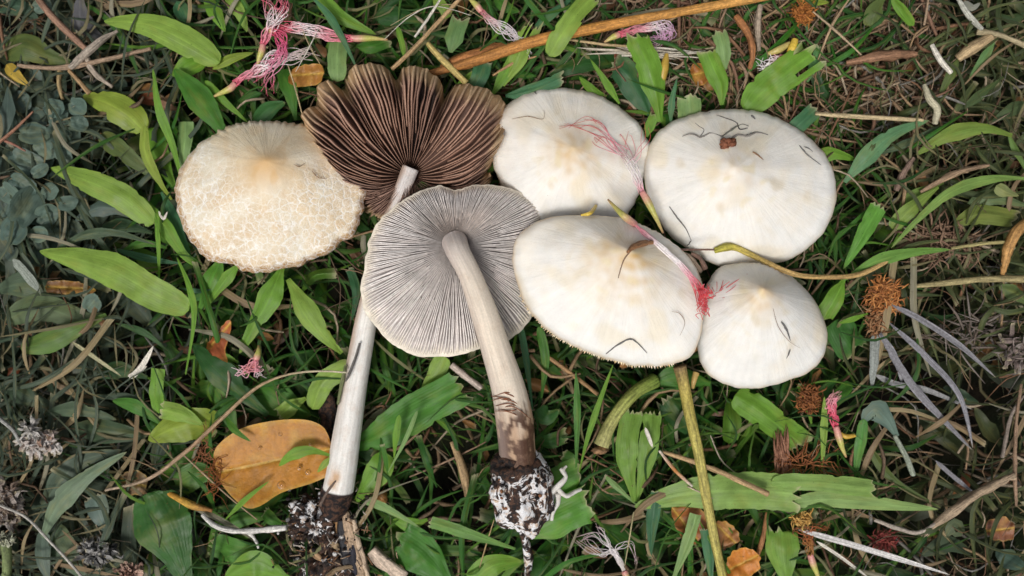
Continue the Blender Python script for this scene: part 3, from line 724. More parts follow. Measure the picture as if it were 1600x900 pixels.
LV = [
 # label, points, width, colour, z along it, end styles
 ('broad light green leaf lying nearly level at the top left, blunt right end', [(163,33),(230,38),(290,64),(343,98)], 44, LG, (10,24,22,12), ('pt','round')),
 ('dull olive leaf in the upper left corner beside the brown twig', [(4,84),(35,72),(75,88),(116,100)], 42, OL, (-20,0,-10,-20), ('round','pt')),
 ('short yellow leaf below the olive leaf at the left edge', [(10,100),(24,118),(46,134)], 20, YE, (-10,-4,-12), ('round','pt')),
 ('yellow green oval leaf with clear veins above the grey clover patch', [(130,150),(165,160),(200,180),(224,205)], 46, YG, (0,8,6,-4), ('pt','round')),
 ('narrow upright bright blade left of the cracked cap, crossing a bent one', [(239,108),(248,170),(270,230),(286,292)], 15, BR, (34,24,10,0), ('pt','stem')),
 ('bent pale blade standing just left of the upright bright blade', [(226,195),(227,238),(248,282),(268,312)], 16, YG, (16,12,4,-10), ('round','stem')),
 ('wide dark green ridged leaf running down to the top of the cracked cap', [(272,108),(300,140),(330,180),(358,222)], 44, GR, (8,14,14,6), ('pt','stem')),
 ('short light green leaf under the end of the broad light leaf at the top left', [(268,118),(292,104),(318,92)], 32, BR, (-10,-4,-12), ('pt','round')),
 ('thin dark grey withered leaf standing at the top left corner', [(126,-8),(124,25),(140,48),(164,62)], 36, (0.10,0.10,0.11), (4,0,-14,-30), ('pt','pt')),
 ('small blue green leaf above the broad light leaf at the top left', [(276,2),(285,22),(292,42)], 24, BG, (-16,-8,-14), ('round','stem')),
 ('yellowish leaf with brown edge right of the broad light leaf', [(332,108),(360,92),(396,82)], 18, YG, (0,6,2), ('pt','pt')),
 ('slim green blade between the ridged dark leaf and the pink flowers', [(320,126),(350,158),(388,192)], 13, BR, (6,4,-6), ('round','pt')),
 ('pale olive leaf left of the cracked cap, sloping down to the right', [(156,210),(195,240),(250,284)], 30, OL, (2,6,-6), ('round','pt')),
 ('bright leaf with a tapered left tip pointing at the middle of the left clover patch', [(80,262),(130,280),(190,308),(240,350)], 40, LG, (4,18,18,2), ('pt','round')),
 ('long thin green continuation leaf passing down left of the cracked cap', [(225,310),(255,350),(285,395),(312,420)], 22, BR, (0,2,-6,-14), ('stem','pt')),
 ('striped pale stub leaf beside the upper left edge of the cracked cap', [(290,190),(288,225),(284,268)], 24, PG, (-4,0,-10), ('fray','stem')),
 ('broad light leaf sheltering behind the two upright blades left of the cracked cap', [(232,200),(245,240),(272,290)], 40, BR, (-26,-18,-24), ('round','stem')),
 ('long blue green blade arching down from the top edge towards the brown gills', [(486,-6),(512,22),(536,62),(558,108)], 13, BG, (40,36,30,14), ('stem','pt')),
 ('bright leaf crossing behind the long blue green blade at the top', [(498,-6),(528,24),(588,54)], 26, BR, (14,16,6), ('round','pt')),
 ('short pale green upright leaf above the left lobe of the brown gills', [(530,54),(526,90),(528,128)], 29, PG, (0,14,10), ('round','round')),
 ('small jagged green leaf right of the yellow flower base at the top', [(556,72),(580,72),(606,62)], 24, GR, (-8,-4,-10), ('stem','cut')),
 ('dark green leaf near the top edge above the brown gills', [(588,28),(625,24),(664,34)], 30, DG, (-24,-18,-30), ('round','pt')),
 ('blunt sage green leaf right of the crossing straw sticks', [(704,82),(710,56),(719,28)], 29, (0.14,0.26,0.09), (4,10,8), ('stem','cut')),
 ('pale sage leaf behind the orange stalk above the right gill lobe', [(738,142),(750,118),(756,94)], 27, BG, (-10,-2,-4), ('round','cut')),
 ('frayed bright blade left of the orange stalk, top middle', [(786,134),(806,98),(818,66),(832,40)], 28, LG, (-6,6,14,16), ('stem','fray')),
 ('light green leaf with a torn tip lying beside the upper middle cap', [(790,150),(830,142),(878,122)], 22, BG, (0,4,6), ('stem','cut')),
 ('narrow green blade sloping up to the left edge of the upper middle cap', [(768,150),(790,112),(800,80)], 18, BR, (-8,0,6), ('stem','pt')),
 ('large bright blade with a split feathery end crossing the orange stalk', [(858,88),(876,56),(900,24),(928,-4)], 30, LG, (24,40,44,40), ('round','fray')),
 ('blue green blade behind the split feathery blade at the top', [(836,42),(864,20),(898,-6)], 15, BG, (-8,-4,-6), ('round','stem')),
 ('tall bright blade with a cut top standing above the upper middle cap, right', [(1032,190),(1024,140),(1010,92),(994,56)], 38, BR, (6,14,24,26), ('stem','cut')),
 ('dark green leaf lying below the orange stalk above the upper middle cap', [(858,118),(905,102),(966,92)], 26, DG, (-26,-20,-30), ('pt','round')),
 ('dark jagged leaf behind the tall cut blade', [(1018,182),(1000,150),(982,118),(960,100)], 42, (0.04,0.13,0.05), (-20,-10,-8,-10), ('stem','cut')),
 ('thin blade ending at the top edge of the upper middle cap', [(968,162),(948,130),(922,92)], 13, BR, (4,6,8), ('stem','pt')),
 ('pale cut leaf rising from a narrow base between the orange knobs, top right', [(1134,108),(1130,78),(1124,48)], 24, PG, (4,14,18), ('stem','cut')),
 ('bright leaf with a waisted base under the pale cut leaf', [(1128,164),(1126,132),(1114,104),(1104,80)], 30, BR, (0,8,12,14), ('stem','cut')),
 ('broad feathery bright leaf above the right end of the largest cap', [(1164,174),(1198,138),(1232,112),(1272,84)], 50, BR, (-2,10,18,22), ('round','fray')),
 ('thin blue green upright blade between the two upper white caps', [(1048,194),(1050,158),(1058,122)], 11, BG, (6,16,26), ('stem','pt')),
 ('pale stub leaf with a jagged top touching the upper left of the largest cap', [(1076,196),(1078,172),(1076,150)], 36, PG, (0,4,6), ('round','cut')),
 ('soft green leaf at the top edge right of the brown straw', [(1362,42),(1368,18),(1384,-8)], 30, OL, (-4,6,4), ('round','stem')),
 ('green blade slanting down from the top edge, right part', [(1392,-8),(1408,14),(1428,40)], 17, BR, (10,8,0), ('stem','round')),
 ('green blade hanging below the tan broad straw in the upper right', [(1554,66),(1536,92),(1514,122)], 15, (0.12,0.24,0.08), (8,2,-10), ('stem','pt')),
 ('olive blade left of the tan broad straw in the upper right', [(1498,92),(1484,120),(1464,160)], 18, OL, (0,-2,-14), ('stem','pt')),
 ('wide blue green leaf sweeping up from the largest cap towards a dry straw', [(1320,285),(1350,250),(1395,210),(1452,188)], 30, (0.12,0.26,0.12), (-6,10,18,14), ('stem','pt')),
 ('grey green straight blade under the wide blue green leaf', [(1378,240),(1420,222),(1470,196)], 13, GG, (-10,-6,-4), ('stem','pt')),
 ('arching olive green leaf near the right edge, tip pointing down left', [(1432,242),(1480,212),(1535,200),(1582,212)], 26, (0.17,0.27,0.05), (0,14,20,12), ('pt','stem')),
 ('thin green stalk blade bending down at the right edge', [(1575,208),(1590,240),(1604,268)], 12, (0.14,0.24,0.06), (10,4,0), ('stem','stem')),
 ('small bright leaf at the upper right side of the largest cap', [(1278,250),(1300,240),(1338,250)], 24, BR, (-14,-6,-12), ('round','pt')),
 ('small blue green jagged leaf touching the upper right edge of the largest cap', [(1236,206),(1254,190),(1276,170)], 26, BG, (-4,4,6), ('round','cut')),
 ('wide bright leaf with a folded right end, lower left of the cracked cap', [(62,393),(120,405),(180,425),(240,458),(296,484)], 52, LG, (6,24,28,22,6), ('pt','round')),
 ('olive leaf with a rounded left tip near the left edge', [(32,544),(75,534),(120,514),(166,492)], 34, (0.11,0.20,0.045), (0,6,2,-10), ('round','stem')),
 ('blue grey leaf left of the cracked cap above the folded grey blade', [(118,345),(148,326),(180,326),(208,340)], 30, GB, (-6,4,2,-8), ('pt','pt')),
 ('long grey green blade arching above the wide bright leaf', [(84,392),(130,368),(180,364),(242,382)], 17, GG, (0,8,10,-4), ('pt','pt')),
 ('dark blade under the long grey green arching blade', [(190,392),(225,380),(262,388)], 14, GR, (-16,-12,-20), ('stem','pt')),
 ('slender curved green blade standing below the cracked cap on its left', [(276,402),(296,450),(303,500),(290,585)], 11, BR, (18,22,20,6), ('pt','stem')),
 ('left leaf of the green pair under the lower left rim of the cracked cap', [(345,405),(330,440),(312,482)], 32, (0.09,0.25,0.025), (0,2,-12), ('stem','stem')),
 ('right leaf of the green pair under the lower left rim of the cracked cap', [(374,412),(350,440),(318,484)], 20, BR, (10,8,-10), ('stem','pt')),
 ('very thin upright green blade left of the cracked cap', [(242,332),(247,380),(249,442)], 8, BR, (14,10,-4), ('pt','stem')),
 ('bluish blade running under the left side of the cracked cap', [(252,300),(275,350),(300,408)], 20, BG, (-20,-14,-22), ('stem','pt')),
 ('bright wide leaf hanging from under the bottom of the cracked cap', [(440,418),(425,455),(402,500),(374,552)], 40, BR, (8,14,8,-8), ('stem','pt')),
 ('yellow green leaf right of the wide hanging one below the cracked cap', [(450,436),(472,475),(502,520),(534,552)], 36, LG, (2,12,10,-6), ('stem','stem')),
 ('big dark green leaf crossing the area left of the white stem', [(302,540),(335,575),(372,610),(418,648)], 46, DG, (-10,0,0,-14), ('pt','stem')),
 ('deep green broad leaf under the lower end of the white stem, left', [(400,600),(440,630),(486,650)], 54, GR, (-26,-20,-30), ('round','pt')),
 ('short bright upright leaf left of the chewed yellow green leaf', [(246,576),(244,612),(248,646)], 22, BR, (10,6,-8), ('fray','round')),
 ('chewed yellow green leaf crossed by the long dry twig', [(232,688),(265,672),(300,662),(334,668)], 52, YG, (-2,8,6,-8), ('pt','cut')),
 ('second chewed leaf piece lying above the crossed yellow green leaf', [(252,640),(284,648),(318,664)], 28, LG, (12,16,8), ('cut','pt')),
 ('pair partner green leaf left of the chewed leaf', [(176,626),(212,636),(250,662)], 24, GR, (-10,-4,-14), ('pt','stem')),
 ('grey green long leaf left of the chewed leaf, upper of two', [(70,646),(120,640),(182,656)], 26, GG, (-14,-6,-14), ('pt','pt')),
 ('grey dark leaf left of the chewed leaf, lower of two', [(110,668),(165,675),(230,682)], 44, (0.06,0.10,0.05), (-26,-16,-22), ('pt','pt')),
 ('large pale grey green leaf sweeping up to the right in the lower left', [(66,840),(90,790),(135,745),(198,706)], 34, (0.17,0.24,0.15), (-4,14,22,14), ('stem','pt')),
 ('darker grey leaf behind the large pale grey green leaf in the lower left', [(54,815),(84,765),(125,722),(190,703)], 38, (0.09,0.13,0.09), (-30,-14,-8,-6), ('stem','pt')),
 ('grey green leaf running down off the bottom edge at lower left', [(72,825),(100,860),(140,915)], 46, (0.08,0.13,0.07), (-22,-20,-26), ('round','stem')),
 ('narrow blue grey blade at the bottom below the large pale leaf', [(66,830),(66,870),(76,912)], 26, (0.12,0.17,0.13), (-12,-8,-10), ('round','stem')),
 ('very broad dark green leaf standing from the bottom edge, lower left', [(232,770),(248,815),(270,860),(294,918)], 88, (0.035,0.125,0.022), (10,14,8,0), ('round','stem')),
 ('ragged blue grey leaf between the pale grey leaf and the broad dark leaf', [(146,776),(156,805),(170,838)], 34, (0.14,0.20,0.17), (-8,-4,-14), ('cut','pt')),
 ('bright green leaf curling over the orange leaf beside the white stem', [(436,728),(455,712),(484,704),(517,712)], 19, BR, (30,38,38,30), ('pt','stem')),
 ('short pale leaf lying under the curled one on the orange leaf', [(496,738),(508,724),(520,712)], 11, LG, (30,34,30), ('pt','stem')),
 ('large wide green leaf with a torn upper end right of the white stem', [(545,702),(598,678),(655,642),(724,604)], 58, (0.07,0.215,0.028), (-16,2,12,18), ('stem','cut')),
 ('yellow green leaf right of the foot of the white stem', [(604,708),(592,735),(574,760),(556,784)], 40, BR, (-6,2,-2,-12), ('round','stem')),
 ('thin straight pale blade of the sprig standing over the large wide leaf, right', [(652,642),(632,690),(606,738)], 7, PG, (50,40,18), ('round','stem')),
 ('thin pale blade of the sprig standing over the large wide leaf, left', [(624,648),(618,686),(616,716)], 10, BR, (44,38,22), ('round','stem')),
 ('thin dark blade of the sprig near the foot of the white stem', [(597,694),(603,722),(606,742)], 8, GR, (30,24,14), ('cut','stem')),
 ('slim pale blade with a chewed left tip below the sprig', [(572,782),(606,796),(655,824)], 14, PG, (6,10,4), ('cut','pt')),
 ('long green blade right of the slim pale blade, running to the bulb', [(672,816),(725,832),(805,858)], 19, (0.15,0.30,0.07), (8,16,10), ('cut','stem')),
 ('broad deep green leaf at the bottom edge between the two stem bases', [(622,842),(660,870),(706,916)], 66, (0.06,0.20,0.025), (-12,-4,-10), ('cut','stem')),
 ('crumpled bright leaf at the bottom edge left of the dark root', [(735,912),(770,884),(815,878)], 40, BR, (-4,4,-8), ('round','pt')),
 ('curled yellow green leaf wrapping behind the white stem', [(488,640),(498,610),(514,590),(548,574)], 32, LG, (-4,8,12,10), ('round','cut')),
 ('bright leaf at the bottom edge left of the clod', [(352,902),(400,882),(452,906)], 46, BR, (0,10,4), ('pt','stem')),
 ('light leaf hanging just below the bottom of the grey gills', [(694,556),(682,580),(658,612)], 30, LG, (2,-2,-10), ('round','pt')),
 ('broad green leaf with a torn right end beneath the bulb', [(818,838),(850,822),(884,804),(920,788)], 58, (0.10,0.28,0.035), (-6,0,8,10), ('stem','cut')),
 ('broad green leaf piece just above the torn leaf by the bulb', [(850,775),(876,752),(904,738)], 48, (0.10,0.28,0.035), (-12,-6,-4), ('stem','cut')),
 ('long thin green blade right of the bulb, curved', [(958,570),(936,630),(918,685),(905,738)], 10, BR, (30,24,14,-4), ('pt','stem')),
 ('straight thin green blade left of the long curved one', [(900,580),(902,650),(900,736)], 12, (0.08,0.22,0.04), (14,8,-8), ('pt','stem')),
 ('thin green blade rising along the right of the thick stem', [(812,505),(822,560),(832,640)], 11, BG, (4,2,-10), ('round','stem')),
 ('second green blade right of the thick stem under the grey gills', [(842,510),(852,560),(846,622)], 15, GR, (2,0,-14), ('round','stem')),
 ('wide upright leaf, left half of the split pair below the middle cap', [(988,644),(980,690),(982,735),(992,784)], 36, (0.17,0.31,0.05), (10,14,8,-8), ('cut','stem')),
 ('wide upright leaf, right half of the split pair below the middle cap', [(1019,645),(1014,695),(1006,740),(994,784)], 30, (0.17,0.31,0.05), (6,12,4,-10), ('cut','stem')),
 ('dark green leaf behind the long yellow stalk', [(1046,622),(1066,650),(1092,690)], 50, DG, (-26,-22,-30), ('cut','stem')),
 ('large pale green leaf lying across the lower right, torn in the middle', [(992,792),(1060,774),(1130,768),(1190,768),(1246,772)], 58, (0.24,0.385,0.095), (4,16,26,20,22), ('pt','cut')),
 ('long pale tapering strip right of the torn pale leaf', [(1240,786),(1300,780),(1390,789),(1466,796)], 28, (0.26,0.40,0.13), (18,20,20,14), ('round','pt')),
 ('upper jagged strip of the torn pale leaf', [(1205,754),(1280,755),(1366,764)], 27, (0.24,0.385,0.10), (22,26,24), ('round','cut')),
 ('bright pointed blade left of the yellow stalk at the bottom', [(1088,804),(1074,850),(1048,915)], 19, PG, (22,14,0), ('fray','stem')),
 ('cut green blade right of the yellow stalk at the bottom', [(1102,826),(1108,865),(1112,915)], 18, BG, (12,8,0), ('cut','stem')),
 ('dark blue green blade rising from the bottom left of the yellow stalk', [(1027,768),(1020,815),(1016,872)], 20, (0.05,0.15,0.07), (12,4,-10), ('cut','stem')),
 ('broad green leaf with dark stripes below the smallest cap', [(1148,618),(1190,645),(1250,692)], 44, BR, (-14,-6,-14), ('round','cut')),
 ('dark green leaf under the left side of the smallest cap', [(1020,600),(1060,590),(1110,600)], 40, GR, (-22,-14,-24), ('pt','stem')),
 ('slim upright light blade right below the smallest cap', [(1288,620),(1288,672),(1284,738)], 13, LG, (16,10,-6), ('pt','stem')),
 ('green blade standing right of the pink bud', [(1350,655),(1344,700),(1334,752)], 18, (0.09,0.25,0.05), (8,2,-12), ('round','stem')),
 ('blue grey spoon-shaped leaf in the lower right, on a dry stalk', [(1348,660),(1366,640),(1385,655),(1402,682)], 36, (0.14,0.21,0.17), (6,12,10,0), ('pt','stem')),
 ('olive blade crossing the dark gap right of the pink bud', [(1360,702),(1396,750),(1470,794)], 14, OL, (-10,-6,4), ('round','pt')),
 ('bright green leaf at the bottom edge below the torn pale leaf', [(1222,828),(1224,866),(1230,915)], 52, (0.17,0.32,0.05), (0,4,-6), ('cut','stem')),
 ('bright blade rising right of the tan curved stalk', [(1374,322),(1352,362),(1318,420)], 27, (0.12,0.31,0.045), (14,12,-2), ('cut','pt')),
 ('long pale blade arching from the right edge down to the tan stalk', [(1606,279),(1550,280),(1490,298),(1440,338),(1392,388)], 19, (0.20,0.33,0.08), (16,26,26,18,4), ('stem','pt')),
 ('green blade running right from the end of the tan stalk', [(1318,438),(1370,408),(1430,394),(1486,390)], 21, (0.15,0.31,0.06), (0,10,12,8), ('stem','pt')),
 ('light green leaf above the long pale arching blade, right of the largest cap', [(1394,358),(1420,330),(1466,292)], 26, (0.20,0.30,0.06), (-4,8,10), ('round','stem')),
 ('upper light leaf reaching the brown stalk right of the largest cap', [(1404,330),(1430,305),(1475,285)], 20, (0.17,0.27,0.06), (-14,-6,-4), ('pt','stem')),
 ('bright ragged leaf touching the right rim of the smallest cap', [(1318,438),(1304,468),(1284,500)], 30, BR, (0,2,-10), ('stem','cut')),
 ('dark lobed leaf right of the smallest cap', [(1306,500),(1322,530),(1338,552)], 50, (0.05,0.16,0.03), (-20,-16,-22), ('round','cut')),
 ('thin green blade below the orange fluff', [(1310,505),(1335,498),(1356,490)], 10, BR, (0,4,2), ('pt','stem')),
 ('grey green pointed leaf at the left edge above the olive leaf', [(10,500),(60,480),(130,500),(165,490)], 42, (0.12,0.17,0.08), (-16,-8,-14,-20), ('round','pt')),
 ('large grey round-tipped leaf at the left edge', [(-8,455),(40,445),(92,470)], 40, GG, (-24,-14,-24), ('stem','round')),
 ('dim grey green leaf at the left edge near the bottom', [(-6,600),(40,620),(90,640)], 34, (0.05,0.085,0.045), (-24,-16,-26), ('stem','pt')),
 ('blue grey blade at the left edge beside the clover patch', [(12,135),(10,180),(2,225)], 24, GB, (-6,2,-8), ('pt','stem')),
 ('dark pointed leaf below the left white stem hole, lower left centre', [(330,600),(352,640),(372,688)], 30, GR, (-16,-14,-24), ('pt','stem')),
 ('dusky green leaf at the upper left corner', [(-6,20),(30,10),(60,30)], 28, (0.05,0.10,0.06), (-18,-10,-20), ('stem','pt')),
 ('grass blade at the top edge left of the pink flowers', [(318,-6),(336,20),(352,50)], 26, BR, (-14,-6,-14), ('stem','pt')),
 ('yellow green leaf at the top edge just left of the pink flowers', [(350,-8),(372,16),(386,50)], 24, LG, (-6,-2,-12), ('stem','pt')),
 ('green leaf between the pink flowers and the left gill lobe', [(440,108),(452,140),(462,188)], 26, GR, (-16,-10,-18), ('round','stem')),
 ('green leaf just above the top rim of the cracked cap', [(398,190),(420,170),(446,160)], 30, (0.06,0.18,0.05), (-12,-8,-14), ('round','pt')),
 ('green blade right of the dark gap under the cracked cap', [(546,420),(556,456),(550,500)], 14, (0.03,0.11,0.04), (-20,-18,-26), ('cut','stem')),
 ('green leaf at the bottom left of the orange leaf', [(275,760),(308,742),(336,752)], 44, (0.08,0.2,0.03), (-22,-14,-24), ('round','stem')),
 ('green leaf below the tip of the orange leaf', [(330,830),(380,812),(430,806)], 24, GR, (-26,-20,-28), ('pt','stem')),
 ('large green leaf at the bottom between the clod and the broad leaf', [(330,850),(370,862),(420,858)], 40, (0.08,0.23,0.03), (-30,-22,-30), ('cut','stem')),
 ('small round green leaf beside the rim of the brown gills near the grey gills', [(650,300),(660,292),(672,296)], 16, GR, (30,32,28), ('round','round')),
]
LV += [
 ('thin green blade crossing the lower edge of the orange leaf', [(352,812,),(384,780),(420,752)], 9, BR, (22,34,36), ('stem','pt')),
 ('dark green blade over the upper left edge of the orange leaf', [(352,650),(366,672),(392,690)], 12, GR, (24,36,34), ('stem','pt')),
 ('dim green blade slanting under the green blade below the tan broad straw', [(1500,172),(1530,150),(1568,120)], 16, (0.07,0.11,0.04), (-24,-16,-20), ('pt','stem')),
 ('dull leaf at the right edge above the arching olive leaf', [(1608,160),(1580,172),(1548,192)], 22, (0.08,0.12,0.05), (-22,-14,-22), ('stem','pt')),
 ('dark green blade in the upper right corner', [(1608,18),(1582,30),(1556,20)], 18, (0.06,0.10,0.04), (-14,-8,-16), ('stem','pt')),
 ('curled grey white scrap near the top edge, right corner', [(1506,2),(1520,12),(1532,4)], 12, (0.30,0.31,0.26), (6,10,12), ('round','pt')),
 ('pale olive broken leaf right of the light green leaf pair', [(1490,352),(1530,335),(1588,342)], 30, (0.17,0.22,0.05), (-10,-4,-6), ('pt','cut')),
 ('soft green leaf above the pale olive broken leaf at the right', [(1512,318),(1550,308),(1606,322)], 26, (0.14,0.20,0.09), (-18,-10,-14), ('pt','stem')),
 ('yellowish round leaf under the arching blade at the right edge', [(1556,290),(1572,300),(1592,306)], 20, (0.26,0.30,0.12), (4,8,2), ('round','pt')),
 ('green leaf at the right edge below the level straw', [(1560,446),(1585,458),(1612,476)], 26, (0.12,0.18,0.06), (-12,-8,-10), ('pt','stem')),
 ('dark green leaf in the dark gap beyond the fan of dry blades', [(1476,604),(1505,622),(1530,630)], 26, (0.05,0.09,0.05), (-30,-24,-34), ('stem','pt')),
 ('dim teal leaf at the bottom right corner', [(1556,862),(1580,876),(1606,890)], 34, (0.06,0.11,0.08), (-22,-16,-24), ('pt','stem')),
 ('dark olive leaf left of the teal leaf in the bottom right corner', [(1440,868),(1480,850),(1520,866)], 34, (0.06,0.09,0.05), (-30,-24,-30), ('pt','pt')),
 ('dim olive leaf lying above the dark olive one at lower right', [(1478,840),(1492,822),(1502,838)], 24, (0.10,0.13,0.07), (-16,-10,-20), ('stem','round')),
 ('dark green leaf behind the grey lilac dry blade', [(1420,640),(1460,655),(1500,680)], 20, (0.06,0.09,0.05), (-34,-30,-36), ('pt','pt')),
 ('grey green ribbon leaf hanging at the left edge under the curled leaf', [(34,395),(48,425),(64,462)], 14, (0.16,0.20,0.15), (-4,2,-6), ('stem','pt')),
 ('dull grey leaf left of the folded bright leaf tip', [(-6,346),(20,352),(46,372)], 26, (0.12,0.155,0.10), (-14,-8,-14), ('stem','round')),
 ('dark leaf under the long tapered bright leaf left of the cracked cap', [(150,360),(190,352),(238,364)], 24, (0.06,0.12,0.06), (-30,-24,-32), ('pt','stem')),
 ('dim green blade between the round blue green leaf and the olive leaf', [(96,470),(130,500),(172,508)], 24, (0.09,0.13,0.06), (-26,-22,-28), ('pt','stem')),
 ('small green blade in the dark area below the folded bright leaf', [(180,505),(225,520),(262,548)], 12, (0.05,0.12,0.04), (-30,-26,-34), ('stem','pt')),
 ('dark green leaf under the thin upright blades at the lower left', [(150,590),(185,578),(230,590)], 30, (0.03,0.085,0.025), (-36,-30,-40), ('pt','stem')),
 ('green cut blade at the left of the wide leaf pair under the cracked cap', [(262,486),(292,470),(318,462)], 11, (0.09,0.24,0.06), (-10,-4,-10), ('pt','cut')),
 ('blue green sliver crossing below the bluish blade at the cracked cap', [(176,388),(230,404),(284,412)], 13, (0.06,0.16,0.09), (-16,-8,-12), ('pt','stem')),
 ('thin green blade crossing the bottom of the slender curved one', [(280,450),(310,455),(330,452)], 8, (0.08,0.19,0.10), (2,4,0), ('stem','pt')),
 ('narrow green blade above the pink bud, by the orange scrap', [(1252,600),(1262,630),(1268,662)], 14, BR, (-8,-2,-10), ('cut','stem')),
 ('small green leaf between the two rust tufts right of the smallest cap', [(1330,598),(1312,620),(1300,646)], 20, GR, (-18,-12,-20), ('round','pt')),
 ('bright leaf stub above the left end of the largest cap', [(1010,214),(1016,196),(1024,178)], 16, BR, (-8,-2,2), ('stem','cut')),
 ('green cut blade right of the yellow buds at the top', [(1262,128),(1272,100),(1280,72)], 15, (0.10,0.25,0.08), (-10,0,4), ('stem','cut')),
 ('yellow green leaf at the top edge above the orange tuft', [(1236,-8),(1262,2),(1296,4)], 18, YG, (-10,-6,-12), ('stem','pt')),
 ('upright green blade near the top edge left of the brown bark strip', [(1262,50),(1260,30),(1254,4)], 10, (0.08,0.22,0.09), (-14,-8,-8), ('stem','pt')),
 ('green leaf tip beneath the thick orange stalk at its middle', [(905,120),(925,140),(948,150)], 15, BR, (-10,-6,-12), ('pt','stem')),
 ('small bright leaf at the left end of the orange stalk', [(712,150),(724,130),(742,116)], 16, BR, (-12,-6,-8), ('stem','cut')),
 ('thin bright blade between the two sticks above the gills', [(632,92),(628,68),(620,40)], 9, BR, (4,8,10), ('stem','round')),
 ('bright green leaf at the top edge left of the sage leaf', [(676,-8),(690,10),(704,26)], 20, LG, (-14,-8,-16), ('stem','round')),
 ('green leaf at the top edge right of the pale purple threads', [(770,-8),(790,10),(812,18)], 22, GR, (-20,-14,-20), ('stem','pt')),
 ('jagged green leaf left of the small flower under the cracked cap', [(330,572),(350,560),(372,566)], 18, BR, (-14,-8,-14), ('cut','stem')),
 ('green leaf with a chewed top between orange leaf and white twig', [(412,800),(424,812),(446,822)], 20, GR, (-20,-14,-24), ('cut','stem')),
 ('light green chewed leaf at the top of the orange leaf', [(436,650),(454,636),(478,622)], 26, LG, (-10,-2,-8), ('cut','stem')),
 ('green blade at the bottom edge right of the clod', [(600,906),(616,880),(640,860)], 16, GR, (-16,-12,-20), ('stem','pt')),
 ('bright leaf under the long green blade near the bulb', [(614,812),(640,820),(668,812)], 24, BR, (-18,-14,-22), ('pt','stem')),
 ('green blade leaning behind the wide upright split pair', [(944,742),(962,760),(996,790)], 10, PG, (-14,-8,-10), ('pt','stem')),
 ('small green leaf right of the torn leaf by the bulb', [(880,712),(894,722),(908,740)], 22, GR, (-12,-8,-14), ('cut','stem')),
 ('green leaf above the upper leaf piece by the bulb', [(838,640),(856,652),(874,640)], 30, (0.04,0.13,0.03), (-24,-18,-24), ('round','pt')),
 ('mid green leaf right of the thick stem below the two blades', [(838,688),(860,690),(884,680)], 24, (0.05,0.16,0.03), (-24,-16,-22), ('stem','cut')),
]
for e in LV:
    L_(e[0], e[1], e[2], e[3], e[4], e[5])

# ---- heart and round leaves of the clover patch at the left edge
def round_leaf(px, py, z, r, col, seed, rot, st=1.25):
    mb = MB(); i0 = mb.vert(P(px, py, z), col, (0.5, 0.1)); nr, na = 5, 22
    tx, ty = n1(seed, 1.3) * 1.3, n1(seed, 2.7) * 1.3; fo = 0.1 + 0.5 * abs(n1(seed, 5.1)); el = 0.25 + 0.5 * n1(seed * 2.2, 8.3); st *= 1.12 + .6 * n1(seed * 1.9, 2.2)
    for i in range(1, nr + 1):
        for j in range(na):
            a = 2 * math.pi * j / na; notch = 1 - 0.28 * math.exp(-((a - math.pi) / 0.25) ** 2)
            q = r * i / nr * notch * (1 + el * math.cos(a) + 0.2 * n1(math.cos(a) * 1.5 + seed, math.sin(a) * 1.5))
            x, y = q * math.cos(a) * st, q * math.sin(a)
            dx, dy = x * math.cos(rot) - y * math.sin(rot), x * math.sin(rot) + y * math.cos(rot)
            mb.vert(P(px + dx, py + dy, z + tx * dx + ty * dy + abs(y) * fo - 1.2 * math.exp(-abs(y) / 1.5) + 4.5 * n1(dx / 9 + seed, dy / 9)), col, (0.5 + 0.5 * y / r, i / nr * .6))
    for j in range(na): mb.f.append((0, 1 + j, 1 + (j + 1) % na))
    grid(mb, nr, na, True, 1, True)
    sx, sy = -math.cos(rot) * r * .6, -math.sin(rot) * r * .6
    tube(mb, [(px, py, z - 2), (px + sx * 1.5, py - sy * 1.5, z - 8), (px + sx * 3 + n1(seed) * 8, py - sy * 3, z - 26)], [1.1, 1.2, 1.0], mixc(col, (0.3, 0.25, 0.15), .4), 5, 8)
    return mb
RC = rs('clover')
CLV = [(82,168,14,'small round blue grey leaf at the top of the clover patch'),(92,182,9,'tiny leaf below the topmost round clover leaf'),(45,208,17,'roundish blue grey leaf left in the clover patch under the brown twig'),(92,205,22,'broad notched blue grey leaf in the middle of the clover patch'),(40,252,20,'oval blue grey leaf hanging in the lower clover patch'),(66,228,16,'grey green leaf between the oval and the notched clover leaves'),(95,238,13,'dull clover leaf right of the oval one'),(30,285,14,'light blue grey leaf below the oval clover leaf'),(38,328,26,'big crinkled pale grey green leaf at the left edge, level with the cracked cap'),(66,338,16,'smaller lobe leaf right of the big crinkled pale one'),(75,300,13,'blue leaf lying below the clover patch'),(118,165,14,'pale grey leaf at the right end of the clover patch'),(60,268,11,'small leaf tucked below the grey green clover leaf'),(120,192,12,'narrow dull leaf under the pale grey end leaf'),(12,300,14,'dark clover leaf at the very left edge'),(140,478,15,'round blue green leaf right of the brown litter, left side'),(18,364,20,'grey green curled leaf under the big crinkled one'),(56,366,12,'little grey leaf beside the curled one'),(104,318,12,'dark teal leaf left of the bright tapered leaf'),(62,10,12,'dusky round leaf near the top left corner')]
for k, (x, y, r, lb) in enumerate(CLV):
    c = mixc((0.10,0.16,0.135), (0.15,0.215,0.17), RC.random())
    o = round_leaf(x, y, RC.uniform(-6, 14), r, c, k * 1.7, RC.uniform(-1, 1)).build('clover_leaf', M_LEAF); tag(o, lb, 'leaf')
